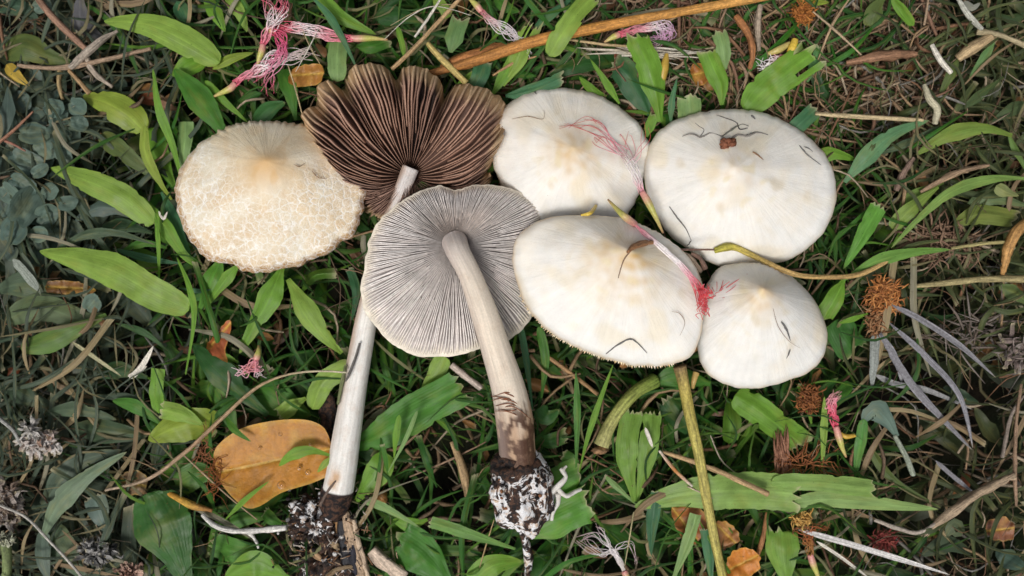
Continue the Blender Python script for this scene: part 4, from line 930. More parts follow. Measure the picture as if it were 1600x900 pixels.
for k in range(70):
    x = RC.gauss(60, 48); y = RC.uniform(130, 400); c = mixc((0.06,0.10,0.085), (0.12,0.17,0.14), RC.random())
    o = round_leaf(x, y, RC.uniform(-60, -14), RC.uniform(8, 17), c, k * 2.3, RC.uniform(-3, 3), 1.15).build('clover_leaf', M_LEAF)
    tag(o, 'small dull grey green leaf deep in the clover patch at the left edge', 'leaf', 'small leaves deep in the clover patch')

# ---- fallen leaves
def dead(label, pts, mid, z, col, curl=8, small=False, tip=None, seed=1.0, name='fallen_leaf'):
    cx = sum(p[0] for p in pts) / len(pts); cy = sum(p[1] for p in pts) / len(pts)
    sm_ = cat(pts, 60, True); mb = MB(); nr = 12
    m0, m1 = mid; small = abs(m1[0] - m0[0]) < 100
    if small:
        sm_ = [(cx + (p[0] - cx) * (1 + .22 * n1(p[0] / 9, p[1] / 9, seed)), cy + (p[1] - cy) * (1 + .22 * n1(p[0] / 9, p[1] / 9, seed))) for p in sm_]; curl *= 1.8
    def zz(x, y):
        ux, uy = m1[0] - m0[0], m1[1] - m0[1]; l = math.hypot(ux, uy); d = ((x - m0[0]) * uy - (y - m0[1]) * ux) / l; al = ((x - m0[0]) * ux + (y - m0[1]) * uy) / l / l
        ribs = 1.3 * abs(math.sin(al * 24 + abs(d) * 0.10))
        return z + curl * (abs(d) / 50) ** 1.6 + curl * 0.8 * (al - .5) ** 2 * 2 - 2.2 * math.exp(-(d / 1.6) ** 2) + ribs + 3 * n1(x / 30 + seed, y / 30) + (7 * n1(x / 12 + seed, y / 12) if small else 1.2 * n1(x / 9, y / 9))
    def cc(x, y, t):
        ux, uy = m1[0] - m0[0], m1[1] - m0[1]; l = math.hypot(ux, uy); d = abs(((x - m0[0]) * uy - (y - m0[1]) * ux) / l)
        c = mixc(col, mixc(col, (0.62,0.42,0.08), .7), max(math.exp(-(d / 2.0) ** 2), 0.6 * sm(.93, 1, t), 0.5 * sm(.1, .5, n1(x / 25 + seed, y / 25))))
        return c
    ux, uy = m1[0] - m0[0], m1[1] - m0[1]; l = math.hypot(ux, uy); ux /= l; uy /= l
    pr = [((p[0] - m0[0]) * ux + (p[1] - m0[1]) * uy, (p[0] - m0[0]) * uy - (p[1] - m0[1]) * ux) for p in sm_]
    lo, hi = min(q[0] for q in pr), max(q[0] for q in pr); nl = max(24, int((hi - lo) / 3)); ds = [-1, -.85, -.6, -.35, -.15, -.05, 0, .05, .15, .35, .6, .85, 1]
    for i in range(nl + 1):
        al = lerp(lo + .3, hi - .3, i / nl); ins = []
        for k in range(60):
            (a0, d0), (a1, d1) = pr[k], pr[(k + 1) % 60]
            if (a0 - al) * (a1 - al) <= 0 and a0 != a1: ins.append(d0 + (d1 - d0) * (al - a0) / (a1 - a0))
        dm, dM = (min(ins), max(ins)) if ins else (0, 0)
        for q in ds:
            d = q * (dM if q > 0 else -dm) if dm < 0 < dM else lerp(dm, dM, (q + 1) / 2)
            x = m0[0] + ux * al + uy * d; y = m0[1] + uy * al - ux * d
            mb.vert(P(x, y, zz(x, y)), cc(x, y, abs(q)), (q, i / nl))
    grid(mb, nl + 1, 13, False, 0)
    o = mb.build(name, M_DEAD); tag(o, label, 'fallen leaf'); return o
dead('large glossy orange yellow fallen leaf with a pale midrib and water drops, lower left', [(333,718),(342,694),(378,669),(430,657),(478,656),(506,668),(516,690),(524,718),(520,738),(490,754),(440,770),(408,790),(386,794),(364,778),(344,752)], ((333,740),(524,700)), 12, (0.44,0.18,0.012))
dead('rusty brown crumpled leaf under the pale green leaf, left of the yellow stalk', [(1050,796),(1075,792),(1100,800),(1104,830),(1085,850),(1065,840)], ((1055,800),(1090,845)), -14, (0.30,0.10,0.03), 10, seed=3)
dead('tan brown curled leaf right of the yellow stalk', [(1120,815),(1145,822),(1156,842),(1140,855),(1118,850)], ((1120,820),(1150,850)), -12, (0.38,0.17,0.06), 12, seed=5)
dead('bright orange oval leaf at the bottom edge right of the yellow stalk', [(1134,880),(1145,862),(1170,857),(1187,868),(1186,886),(1165,908),(1140,905)], ((1136,892),(1184,868)), 4, (0.56,0.20,0.03), 10, seed=6)
dead('small brown leaf in the dark gap at the far lower right', [(1540,820),(1560,808),(1582,815),(1588,834),(1570,846),(1548,840)], ((1542,830),(1585,825)), -22, (0.26,0.11,0.06), 8, seed=7)
dead('orange brown leaf showing behind the pink flowers above the cracked cap', [(455,110),(480,100),(505,105),(500,128),(470,136),(452,128)], ((455,118),(500,115)), -14, (0.40,0.18,0.04), 8, seed=8)
dead('orange knob-like curled leaf above the gap between the right caps', [(1078,112),(1084,100),(1100,98),(1110,110),(1108,128),(1092,134),(1080,126)], ((1080,118),(1108,112)), -6, (0.38,0.14,0.035), -14, seed=9)
dead('brown litter leaf left of the wide bright leaf, left side', [(70,442),(100,438),(140,446),(146,458),(110,460),(76,456)], ((72,448),(145,452)), -24, (0.22,0.10,0.03), 6, seed=10)
dead('red brown curled dead leaf below the cracked cap', [(322,540),(340,520),(356,500),(362,512),(352,545),(356,566),(342,560),(330,552)], ((325,545),(360,505)), -2, (0.34,0.09,0.03), 14, seed=12)
dead('brown scrap beneath the folded grey leaf at lower left', [(188,745),(210,735),(232,748),(224,770),(200,772)], ((190,750),(228,760)), -20, (0.16,0.10,0.05), 8, seed=13)
RD = rs('drops')
for x, y, r in [(438,678,3.6),(485,694,2.8),(468,731,4),(481,738,4.5),(440,758,7),(452,764,4),(418,780,3),(406,700,2.4)]:
    mb = MB(); blob(mb, x, y, 18, r, r, r * .7, (1,1,1), x, 0.03, 1, 14, 10); o = mb.build('water_drop', M_DROP)
    tag(o, 'clear water drop resting on the large orange yellow leaf', 'water drop', 'water drops on the orange leaf')

# ------------------------------------------------------------------ stalks, twigs and straws, one object each
def T_(label, pts, rad, col, cat_='twig', name='twig', sides=8, wob=0.25, mat=None, n=None):
    mb = MB(); tube(mb, pts, rad, col, sides, n or max(10, len(pts) * 9), wob=wob, seed=len(label) * .7)
    o = mb.build(name, mat or M_FIB); tag(o, label, cat_); return o
def grad(*cs): 
    def f(t, a):
        u = t * (len(cs) - 1); k = min(int(u), len(cs) - 2); return mixc(cs[k], cs[k + 1], u - k)
    return f
T_('long thick orange brown stalk crossing the top from the brown gills to the right', [(668,116,0),(740,96,8),(830,66,20),(920,46,22),(1010,28,20),(1100,12,18),(1210,-8,18)], [5,8,9,8.5,7.5,7,6.5], grad((0.30,0.13,0.04),(0.46,0.21,0.05),(0.55,0.29,0.08)), 'stalk', 'stalk', 12, 0.12, n=70)
T_('orange brown bark strip under the left end of the thick stalk', [(690,108,-12),(730,92,-6),(790,74,-12)], [6,13,8], (0.36,0.15,0.05), 'bark', 'bark_strip', 10, 0.6)
T_('straight tan straw stick leaning from the gills up to the top edge', [(612,108,20),(650,72,28),(722,-6,34)], [3.2,3.4,3], TN, 'straw', 'straw')
T_('pale thin straw crossing the tan stick near the top', [(648,58,40),(668,30,42),(690,-4,44)], [1.8,2.2,1.6], WS, 'straw', 'straw')
T_('yellowish broken stick right of the tan stick above the gills', [(668,68,6),(696,98,10),(729,130,8)], [4,5.5,4.5], (0.46,0.36,0.13), 'twig')
T_('yellow tipped tan stalk curving right between the two right caps', [(1116,392,CAPS['E'].at(1116,392)+6),(1135,386,CAPS['E'].at(1135,386)+7),(1152,388,CAPS['E'].at(1152,388)+6),(1190,406,max(CAPS['E'].at(1190,406),CAPS['F'].at(1190,412))+7),(1240,428,CAPS['F'].at(1236,436)+7),(1290,433,36),(1345,428,14),(1400,400,4)], [4,6,5,4.2,4,3.6,4,3.5], grad((0.42,0.40,0.06),(0.50,0.42,0.08),(0.48,0.32,0.12),(0.46,0.30,0.12),(0.44,0.30,0.12)), 'stalk', 'stalk', 10, 0.12, n=60)
T_('long upright yellow green stalk running down to the bottom edge', [(1062,572,44),(1068,600,40),(1078,650,38),(1092,710,36),(1104,780,30),(1118,850,26),(1132,915,22)], [10,9,8.5,8,7.5,7,7], grad((0.20,0.13,0.06),(0.40,0.33,0.08),(0.42,0.37,0.10),(0.44,0.38,0.11),(0.40,0.36,0.09)), 'stalk', 'stalk', 14, 0.08, n=70)
T_('short curved green stalk with a cut end below the middle cap', [(1024,594,-14),(994,612,2),(968,640,12),(950,670,16),(940,696,16)], [12,10,9.5,10,12], grad((0.12,0.19,0.03),(0.26,0.30,0.07),(0.36,0.36,0.12),(0.36,0.34,0.14)), 'stalk', 'stalk', 14, 0.10, n=40)
mb = MB(); blob(mb, 938, 703, 14, 11, 6, 9, (0.24,0.14,0.07), 3, .5, 2.5, 16, 10); o = mb.build('twig', M_FIB); tag(o, 'rough brown cut face piece at the end of the short green stalk', 'twig')
T_('long thin dry twig curving from the lower left up to the white stem', [(165,766,10),(232,748,16),(290,706,26),(340,660,30),(395,610,32),(440,588,34),(490,580,40),(542,582,46)], [2.2,2.8,3.2,3,2.5,1.8,1.6,1.3], grad((0.36,0.28,0.2),(0.34,0.22,0.13),(0.38,0.28,0.16),(0.55,0.50,0.36)), n=60)
T_('fine side twig of the dry twig below the chewed leaf', [(284,708,24),(320,742,20),(360,778,16),(402,812,8)], [1.2,1.3,1.2,1], (0.36,0.26,0.16))
T_('white lichen covered twig ending at the dark clod, lower left', [(316,804,10),(342,824,14),(384,830,16),(448,824,14)], [3,4,4.5,5], (0.62,0.60,0.56), wob=.6)
T_('side branch of the white lichen covered twig', [(384,828,14),(398,842,12),(404,856,6)], [3,2.5,2], (0.60,0.58,0.54), wob=.6)
T_('thick brown forked twig running down from the top left corner', [(56,-6,10),(82,26,14),(108,52,10),(136,78,0)], [5,5.5,5.5,4.5], (0.26,0.15,0.10))
T_('grey brown knotted twig meeting the forked twig at the top left', [(184,48,12),(160,62,14),(136,82,14),(110,106,10)], [2.5,5,6,4.5], (0.32,0.27,0.22), wob=.6)
T_('tan twig lying level below the olive leaf, top left', [(28,102,-4),(70,106,0),(112,104,6),(170,92,10),(236,76,6)], [3,3.5,4.5,3.5,3], (0.30,0.21,0.14), wob=.4)
T_('loose tan twig hanging from the knotted twig', [(134,86,8),(146,112,6),(176,136,0)], [4,4.5,2.5], (0.34,0.28,0.22), wob=.5)
T_('bent brown twig hanging above the yellow green oval leaf', [(94,110,0),(92,130,-2),(98,156,-10)], [3.5,3.5,2.8], (0.26,0.19,0.09))
T_('short brown twig reaching to the clover patch, from the level one', [(108,110,4),(124,128,6),(140,146,2)], [3,3.5,4], (0.34,0.22,0.11))
T_('reddish thin twig at the left edge beside the clover patch', [(-6,226,10),(20,205,14),(52,174,16)], [2.6,2.4,1.4], (0.26,0.13,0.08))
T_('second reddish thin twig at the left edge, lower', [(8,220,8),(22,226,12),(40,236,6)], [2.5,2,1.4], (0.28,0.13,0.09))
T_('flat tan straw lying right of the top of the largest cap', [(1274,178,10),(1340,182,14),(1442,188,14)], [2.5,3.8,3], ST, 'straw', 'straw')
T_('white straw piece below the upper right corner', [(1456,70,16),(1468,92,20),(1486,114,14)], [3.5,4.5,3.5], WS, 'straw', 'straw')
T_('white straw leaning from the top edge in the upper right corner', [(1496,-4,18),(1512,22,20),(1534,46,14)], [3,4.5,3.5], (0.42,0.42,0.36), 'straw', 'straw')
T_('broad tan straw blade ending at the dark tuft in the upper right', [(1496,92,2),(1520,74,12),(1548,58,14)], [6,9,7], (0.40,0.29,0.16), 'straw', 'straw')
T_('tan stem at the right edge running from the broad straw', [(1526,50,10),(1560,54,16),(1608,74,16)], [5,4,4], (0.36,0.30,0.18))
T_('pale twisted straw right of the wide blue green leaf', [(1444,132,10),(1452,154,14),(1464,170,12),(1460,194,6)], [3,5.5,6,4], (0.40,0.37,0.26), 'straw', 'straw')
T_('brown knobbly stick pointing at the light leaf near the right edge', [(1438,300,2),(1470,282,12),(1500,268,14),(1545,258,8)], [2,4.5,5,2.5], (0.28,0.19,0.12), wob=.7)
T_('dark brown stem right of the blue green leaf', [(1400,298,0),(1412,270,6),(1428,246,10)], [4,5,3], (0.18,0.12,0.09), wob=.6)
T_('brown reddish strip of bark in the upper right litter', [(1322,98,-4),(1370,90,6),(1430,84,0)], [4,9,5], (0.26,0.14,0.08), 'bark', 'bark_strip', wob=.8)
T_('straw lying level behind the orange fluff', [(1420,448,0),(1480,442,8),(1540,436,12),(1610,436,12)], [3,5,5,6], (0.30,0.25,0.12), 'straw', 'straw')
T_('orange brown curled dry leaf at the right edge', [(1608,345,12),(1588,362,20),(1574,395,18),(1566,430,8)], [7,9,7,3], (0.42,0.23,0.08), 'fallen leaf', 'fallen_leaf', wob=.5)
T_('fine grass stalk from the curled dry leaf to the green blade', [(1486,388,6),(1540,380,12),(1582,378,14)], [2,3,2.5], (0.32,0.28,0.12))
def straw(label, pts, w, col, z): 
    mb = MB(); leaf(mb, zpts(pts, z), w, col, 'stem', 'pt', fold=-0.06, seed=len(label), tap=(.2, .35), cols=5); o = mb.build('dry_blade', M_FIB); tag(o, label, 'straw')
straw('grey lilac dry blade, longest of the fan in the lower right', [(1392,476),(1440,500),(1500,540),(1556,590)], 9, GY, (6,14,14,4))
straw('grey lilac dry blade, upper one crossing the fan in the lower right', [(1390,505),(1450,560),(1500,620),(1520,700)], 9, (0.22,0.215,0.235), (-4,8,10,0))
straw('grey dry blade, lowest of the fan in the lower right', [(1376,520),(1410,580),(1448,628),(1520,704)], 12, GY, (4,10,8,2))
straw('short grey dry blade of the fan, pointing straight down', [(1368,520),(1366,560),(1362,606)], 15, (0.24,0.26,0.24), (0,4,-4))
straw('thin grey dry blade of the fan, second from the left', [(1374,522),(1398,555),(1410,600)], 9, (0.30,0.30,0.32), (0,4,-10))
straw('pale dry blade under the fan in the lower right', [(1366,585),(1400,600),(1450,610),(1520,640)], 9, (0.26,0.26,0.26), (-10,-2,-4,-10))
straw('grey dry blade running to the lower right from the blue grey leaf', [(1462,720),(1490,745),(1524,772)], 7, GY, (-6,0,-4))
straw('white dry blade along the bottom right, tip at the bottom edge', [(1248,828),(1320,848),(1400,872),(1484,898)], 9, (0.62,0.60,0.58), (6,14,14,8))
straw('thin white dry blade below the long one at bottom right', [(1276,846),(1310,868),(1360,905)], 5, WS, (4,8,4))
straw('white split dry blade in the dark left of the green leaf, left centre', [(202,592),(222,572),(240,540)], 9, WS, (0,10,22))
straw('short white sliver beside the split dry blade', [(200,588),(214,582),(230,572)], 6, WS, (2,6,10))
straw('pale bent straw at the left below the olive leaf', [(112,534),(150,560),(190,588)], 6, (0.36,0.34,0.2), (0,6,-6))
straw('grey straw crossing left of the olive leaf', [(20,405),(42,430),(62,456)], 14, (0.24,0.27,0.23), (4,8,0))
straw('white sliver stuck upright near the cracked cap and the thin blade', [(248,330),(255,342),(262,330)], 4, WS, (10,14,18))
straw('pale dry sliver lying on the right leaf of the split pair', [(1008,668),(1014,684),(1020,700)], 6, WS, (22,24,22))
T_('tan woody stem lying over the left part of the large pale leaf', [(1036,706,10),(1085,722,26),(1140,744,34),(1200,772,36)], [3,4,4,5], TN, wob=.4)
T_('half white half orange thin stick near the yellow stalk', [(1030,704,14),(1055,735,20),(1082,760,26)], [2,2.8,2], grad(WS,(0.5,0.2,0.05),WS))
T_('brown fibrous dry stem, lower right, rising to the right', [(1440,838,2),(1480,805,12),(1530,770,18),(1585,742,20)], [4,6,7,5], (0.32,0.24,0.16), wob=.8)
T_('thin dry stem along the bottom of the brown fibrous one', [(1366,812,-4),(1405,826,4),(1442,830,6),(1500,790,14),(1560,752,16)], [3,3.5,3,2.5,2], (0.36,0.31,0.26), wob=.5)
T_('upright brown thin stem near the right edge in the lower right', [(1596,600,10),(1588,660,14),(1586,740,16),(1588,790,8)], [2,2.5,3,2], (0.26,0.17,0.11), wob=.5)
T_('bare grey stem left of the upright brown one at the right edge', [(1600,618,4),(1580,650,10),(1566,715,4)], [2,2.6,3], (0.22,0.18,0.15), wob=.5)
T_('brown twig leaving the blade at the right of the middle cap shadow', [(854,556,-6),(890,582,0),(934,616,-4)], [3,3.5,3], (0.32,0.19,0.09))
T_('pale dry twig poking out between the grey gills and the thick stem', [(706,570,8),(730,590,14),(752,606,10)], [5,5,5], (0.46,0.38,0.33), wob=.4)
T_('stalk of the blue grey spoon-shaped leaf', [(1398,680,0),(1414,710,4),(1427,742,-6)], [3,4.5,4], (0.25,0.28,0.22))
T_('flat tan straw standing in the dark gap left of the bulb', [(706,690,-10),(722,730,-4),(732,780,-10)], [4,7,5], (0.34,0.23,0.12), 'straw', 'straw')
T_('brown stalk curving up from the litter right of the orange stalk', [(1150,25,0),(1168,50,8),(1176,80,8),(1172,108,0)], [5,6,5,3], (0.30,0.13,0.05), wob=.4)
T_('upright grey brown straw at the top right of the thick stalk', [(1188,8,6),(1184,40,6),(1186,80,-4)], [4,5,3], (0.30,0.24,0.18))
T_('curved thin grey stem at the bottom left corner', [(-4,788,14),(40,808,20),(76,844,22),(110,880,20),(136,912,16)], [1.8,2,2,2,1.8], (0.42,0.40,0.36))
T_('curved grey stem at the left edge above the white husk', [(-6,650,8),(20,672,16),(36,700,12)], [3,3,2.5], (0.30,0.30,0.28))
T_('green upright stump stem at the bottom left corner', [(8,912,0),(12,875,8),(8,848,14)], [7,7,8], (0.14,0.18,0.07), 'stalk', 'stalk')
T_('yellow brown bud twig left of the tip of the orange leaf', [(262,770,0),(285,782,6),(302,790,6),(332,798,0)], [3,6,6,3], grad((0.42,0.20,0.03),(0.5,0.3,0.05),(0.30,0.13,0.05)))
T_('thin pink tan stem under the grey and middle caps left of the long blade', [(1074,760,20),(1100,772,22),(1116,780,20)], [1,1,1], (0.5,0.4,0.3))
for lb, p_, rr_, cc in [('fine pale hay arc above the brown gills', [(600,62,30),(640,26,38),(680,10,40),(736,24,30)], .8, WS),
  ('second fine hay arc beside the sage leaf', [(610,40,20),(660,14,28),(712,8,26),(760,32,18)], .7, ST),
  ('thin upright hay stem between cracked cap and brown gills', [(450,102,14),(462,140,20),(474,186,22)], 1.4, ST),
  ('thin hay stem crossing the pink flower cluster', [(498,44,28),(482,76,30),(462,112,24)], 1.0, WS),
  ('thin crossed hay stem under the pink tubular flower', [(470,40,26),(484,72,28),(500,100,18)], .9, ST),
  ('straw in the brown litter right of the thick stalk, leaning left', [(1330,-6,6),(1300,40,10),(1278,94,6)], 2.2, (0.40,0.28,0.17)),
  ('straw in the brown litter right of the thick stalk, leaning right', [(1270,18,10),(1310,52,12),(1346,86,8)], 2.0, (0.42,0.31,0.20)),
  ('bleached straw under the orange stalk, level', [(890,62,0),(950,70,4),(1010,74,0)], 2.4, (0.44,0.33,0.18)),
  ('tan straw by the left part of the orange stalk', [(770,118,-4),(800,100,2),(838,88,-4)], 2.6, (0.40,0.25,0.12)),
  ('pale thin root right of the thick stem above the bulb', [(745,640,-6),(790,650,0),(836,640,-10)], 1.4, (0.30,0.22,0.16)),
  ('thin brown stem in the dark gap left of the thick stem', [(640,745,-20),(700,720,-12),(760,690,-20)], 1.8, (0.26,0.17,0.11)),
  ('brown dead stem under the long yellow stalk, lower part', [(1180,880,-6),(1192,840,2),(1198,800,-4)], 4.5, (0.32,0.15,0.06)),
  ('tan thin stem right of the long yellow stalk', [(1110,680,0),(1128,720,6),(1158,745,0)], 1.3, (0.45,0.38,0.3)),
  ('thin tan stem rising by the fan of white threads', [(990,800,10),(984,838,14),(976,884,8)], 1.3, (0.42,0.37,0.2)),
  ('slender fibre leaving the bulb downwards left', [(772,812,16),(760,850,10),(748,892,4)], 1.2, (0.42,0.3,0.15))]:
    T_(lb, p_, [rr_ * .6, rr_, rr_ * .5], cc, 'straw', 'straw', 5, .3)
# clumps of husk and fluff
def clump(label, cx, cy, rx, ry, z, cols_, n_, cat_='litter', name='litter_tuft', ln=(10, 26), r=(0.8, 2.2), curly=1.0, aim=None):
    mb = MB(); R_ = rs(label)
    if name in ('dried_flower', 'husk_cluster'): n_ = int(n_ * 1.6); curly = 2.2; r = (r[0] * .7, r[1] * .75); rx *= .85; ry *= .85
    for k in range(n_):
        a = R_.uniform(0, 6.283); q = math.sqrt(R_.random()); x = cx + rx * q * math.cos(a); y = cy + ry * q * math.sin(a); l = R_.uniform(*ln); b = R_.uniform(0, 6.283) if aim is None else aim + R_.gauss(0, .12) + math.pi * R_.choice((0, 1)); zz = z + R_.uniform(-8, 10) * (1.2 - q)
        if name == 'husk_cluster' and k % 3:
            leaf(mb, [(x, y, zz), (x + math.cos(b) * l * .5 + R_.uniform(-3, 3), y + math.sin(b) * l * .5 + R_.uniform(-3, 3), zz + R_.uniform(2, 10)), (x + math.cos(b) * l, y + math.sin(b) * l, zz + R_.uniform(-6, 6))],
                 R_.uniform(3, 9), mixc(R_.choice(cols_), R_.choice(cols_), .4), 'pt', 'cut', seed=k * .7, cols=5, n=7, fold=R_.uniform(-.6, .6)); continue
        tube(mb, [(x, y, zz), (x + math.cos(b) * l * .4 + R_.uniform(-4, 4) * curly, y + math.sin(b) * l * .4 + R_.uniform(-4, 4) * curly, zz + R_.uniform(0, 8)), (x + math.cos(b) * l, y + math.sin(b) * l, zz + R_.uniform(-8, 4))],
             [R_.uniform(*r), R_.uniform(*r), r[0] * .5], mixc(R_.choice(cols_), R_.choice(cols_), .4), 4, 7)
    o = mb.build(name, M_FIB); tag(o, label, cat_); return o
clump('rust orange fluffy dried flower right of the smallest cap', 1382, 462, 26, 26, 0, [(0.40,0.15,0.04),(0.22,0.08,0.03),(0.55,0.25,0.08)], 150, 'dried flower', 'dried_flower')
clump('stringy rust tuft hanging below the orange fluffy flower', 1368, 500, 10, 28, -4, [(0.34,0.20,0.10),(0.24,0.10,0.04)], 60, 'dried flower', 'dried_flower')
clump('orange dried flower tuft near the top edge, right of the thick stalk', 1256, 20, 14, 16, 2, [(0.45,0.18,0.04),(0.35,0.12,0.03)], 90, 'dried flower', 'dried_flower', (8, 18))
clump('white and brown husk cluster at the left edge, lower part', 62, 690, 30, 18, 6, [(0.55,0.50,0.46),(0.30,0.19,0.14),(0.62,0.60,0.58)], 90, 'husk', 'husk_cluster', (8, 20), (1.5, 4))
clump('curled grey husk piece above the husk cluster', 48, 672, 12, 8, 16, [(0.5,0.48,0.45),(0.4,0.38,0.36)], 20, 'husk', 'husk_cluster', (8, 20), (2, 4))
clump('brown husk heap at the far lower left edge', 10, 790, 22, 36, -4, [(0.24,0.18,0.14),(0.42,0.38,0.35),(0.12,0.08,0.06)], 90, 'husk', 'husk_cluster', (8, 24), (1.5, 3.5))
clump('black and white rotting husk below the ragged blue grey leaf', 152, 862, 26, 18, -2, [(0.06,0.06,0.06),(0.35,0.34,0.33),(0.03,0.03,0.03)], 110, 'husk', 'husk_cluster', (6, 20), (1, 3))
clump('pinkish tan cone-like husk at the bottom edge, lower left', 202, 894, 18, 10, 4, [(0.5,0.33,0.26),(0.36,0.22,0.17)], 70, 'husk', 'husk_cluster', (5, 12), (1.5, 3))
clump('pale frayed top of the stump at the bottom left corner', 10, 846, 12, 8, 16, [(0.46,0.46,0.36),(0.4,0.42,0.3)], 30, 'husk', 'husk_cluster', (6, 14), (1, 2.5))
clump('rust coloured root threads below the smallest cap', 1268, 725, 40, 14, -6, [(0.36,0.14,0.05),(0.28,0.10,0.04)], 70, 'roots', 'root_tuft', (20, 50), (0.5, 1.2))
clump('dense orange brown scrap right of the smallest cap bottom', 1264, 624, 16, 22, -4, [(0.34,0.13,0.04),(0.22,0.08,0.03)], 80, 'dried flower', 'dried_flower', (8, 24))
clump('fibrous red brown stub left of the rust coloured root threads', 1222, 716, 12, 12, -8, [(0.32,0.16,0.10),(0.22,0.10,0.06)], 60, 'husk', 'litter_tuft', (20, 44), (1, 2.6), 0.4, 1.5)
clump('fine rusty threads curled along the left tip of the orange leaf', 336, 745, 10, 30, 14, [(0.34,0.12,0.03),(0.26,0.09,0.03)], 60, 'roots', 'root_tuft', (10, 34), (0.4, 0.9))
clump('fine rusty threads dangling below the chewed leaf', 322, 700, 14, 26, 8, [(0.30,0.12,0.05),(0.22,0.09,0.04)], 50, 'roots', 'root_tuft', (10, 30), (0.4, 0.9))
clump('yellow orange flower scrap below the torn pale leaf', 1252, 812, 16, 12, 0, [(0.45,0.24,0.06),(0.5,0.32,0.1)], 40, 'dried flower', 'dried_flower', (6, 18), (1, 2.5))
clump('dark red dried flower at the bottom right', 1382, 846, 20, 10, -10, [(0.22,0.03,0.03),(0.3,0.08,0.06)], 60, 'dried flower', 'dried_flower', (8, 22), (.8, 2))
clump('pale pinkish husk at the right edge above the upright brown stem', 1588, 548, 22, 26, 2, [(0.22,0.17,0.15),(0.12,0.09,0.08),(0.27,0.23,0.21)], 26, 'husk', 'husk_cluster', (12, 30), (1, 2.4))
clump('tangle of grey stems in the right dark gap beside the fan of dry blades', 1520, 520, 60, 30, -14, [(0.20,0.17,0.15),(0.12,0.09,0.07)], 50, 'straw', 'litter_tuft', (30, 70), (0.8, 2.2))
clump('reddish brown tangle of roots right of the tan stalk end', 1470, 380, 60, 28, -16, [(0.20,0.12,0.08),(0.14,0.08,0.05),(0.26,0.17,0.11)], 170, 'roots', 'root_tuft', (16, 44), (0.8, 2.2), 2.0)
clump('bleached straw bundle under the pink loops at the top', 1020, 82, 60, 8, 0, [(0.48,0.42,0.33),(0.60,0.56,0.48)], 26, 'straw', 'litter_tuft', (40, 90), (1, 2.4), 0.4, 0.03)

# ------------------------------------------------------------------ pink brush flowers (green calyx, pink tube, white and red filaments)
def flower(label, calyx, tubep, ends, cols_, nfil=16, r=1.1, category='flower', spread=1.0, loc=None):
    """calyx: [(x,y,z)...] from tip to mouth; tubep: mouth to bundle end; ends: list of end points reached by filaments"""
    o = thing('brush_flower', label, category, tuple(P(*calyx[0][:2], calyx[0][2] if len(calyx[0]) > 2 else 0)))
    if len(calyx) > 1:
        mb = MB(); tube(mb, calyx, [1.4, 3.6, 5.4, 4.6][:4], grad((0.46,0.26,0.14),(0.48,0.42,0.14),(0.42,0.43,0.10),(0.56,0.30,0.22),(0.60,0.24,0.24)), 10, 16, wob=.12); part(mb, 'calyx', M_FIL, o)
    R_ = rs(label); mb = MB(); m = calyx[-1]
    if r > 1.15: nfil = int(nfil * 1.15); r *= .5; spread *= 2.2
    for k in range(nfil):
        e = ends[k % len(ends)]; j = lambda s_: R_.uniform(-s_, s_) * spread
        path = [(m[0] + j(2.5), m[1] + j(2.5), m[2] + j(2))] + [(q[0] + j(4), q[1] + j(4), q[2] + j(3)) for q in tubep] + [(e[i][0] + j(5), e[i][1] + j(5), e[i][2] + abs(j(3))) for i in range(len(e))]
        tube(mb, path, [r, r, r * .8, r * .45], grad(*cols_), 5, 8 + 5 * len(path))
    part(mb, 'filaments', M_FIL, o, 'stuff'); return o
W_ = (0.80, 0.74, 0.74); PK = (0.62, 0.09, 0.15); LP = (0.72, 0.30, 0.36); RD_ = (0.60, 0.05, 0.06)
zc = lambda k, x, y, d=3: CAPS[k].at(x, y) + d
flower('flower with green base in the gap, white threads fanning red over the upper middle cap',
       [(1036,364,70),(1024,338,80),(1012,314,82),(1003,300,80)], [(995,278,78),(985,255,72)],
       [[(970,235,zc('C',970,235)),(930,205,zc('C',930,205)),(876,192,zc('C',876,192))],[(965,225,zc('C',965,225)),(925,192,zc('C',925,192)),(882,200,zc('C',882,200))],[(970,228,zc('C',970,228)),(940,190,zc('C',940,190)),(915,182,zc('C',915,182))],[(960,240,zc('C',960,240)),(935,222,zc('C',935,222)),(925,215,zc('C',925,215))],[(984,232,zc('C',984,232)),(978,218,zc('C',978,218)),(976,210,zc('C',976,210))],[(1000,240,80),(1010,215,76),(1004,196,70)]],
       (LP, W_, W_, LP, RD_, (0.5,0.10,0.07)), 18, 0.55, spread=2.0)
flower('pink and white flower lying over the middle cap, ending in red threads',
       [(950,312,90),(965,328,104),(978,340,112),(992,350,zc('D',992,350,12))], [(1010,366,zc('D',1010,366,10)),(1040,392,zc('D',1040,392,12)),(1070,420,zc('D',1070,420,12))],
       [[(1090,445,100),(1102,470,104),(1100,490,96)],[(1088,450,98),(1094,475,104),(1098,482,104)],[(1096,455,100),(1112,462,108),(1106,448,106)],[(1092,452,100),(1100,462,106),(1092,480,100)]],
       (LP, LP, W_, W_, LP, RD_, RD_, RD_), 26, 0.75)
mb = MB(); R_ = rs('redtangle')
for k in range(9):
    x1, y1 = [(1168,428),(1140,440),(1130,450),(1150,446),(1120,440),(1132,465),(1112,448),(1124,456),(1130,438)][k]
    pts_ = [(1102, 468, 108), (1118, 462, zc('F',1118,462,3)), ((1118 + x1) / 2 + R_.uniform(-3, 3), (462 + y1) / 2 + R_.uniform(-4, 4), zc('F',(1118+x1)/2,(462+y1)/2,3)), (x1, y1, zc('F',x1,y1,3))]
    tube(mb, pts_, [.6, .55, .35], RD_, 4, 16)
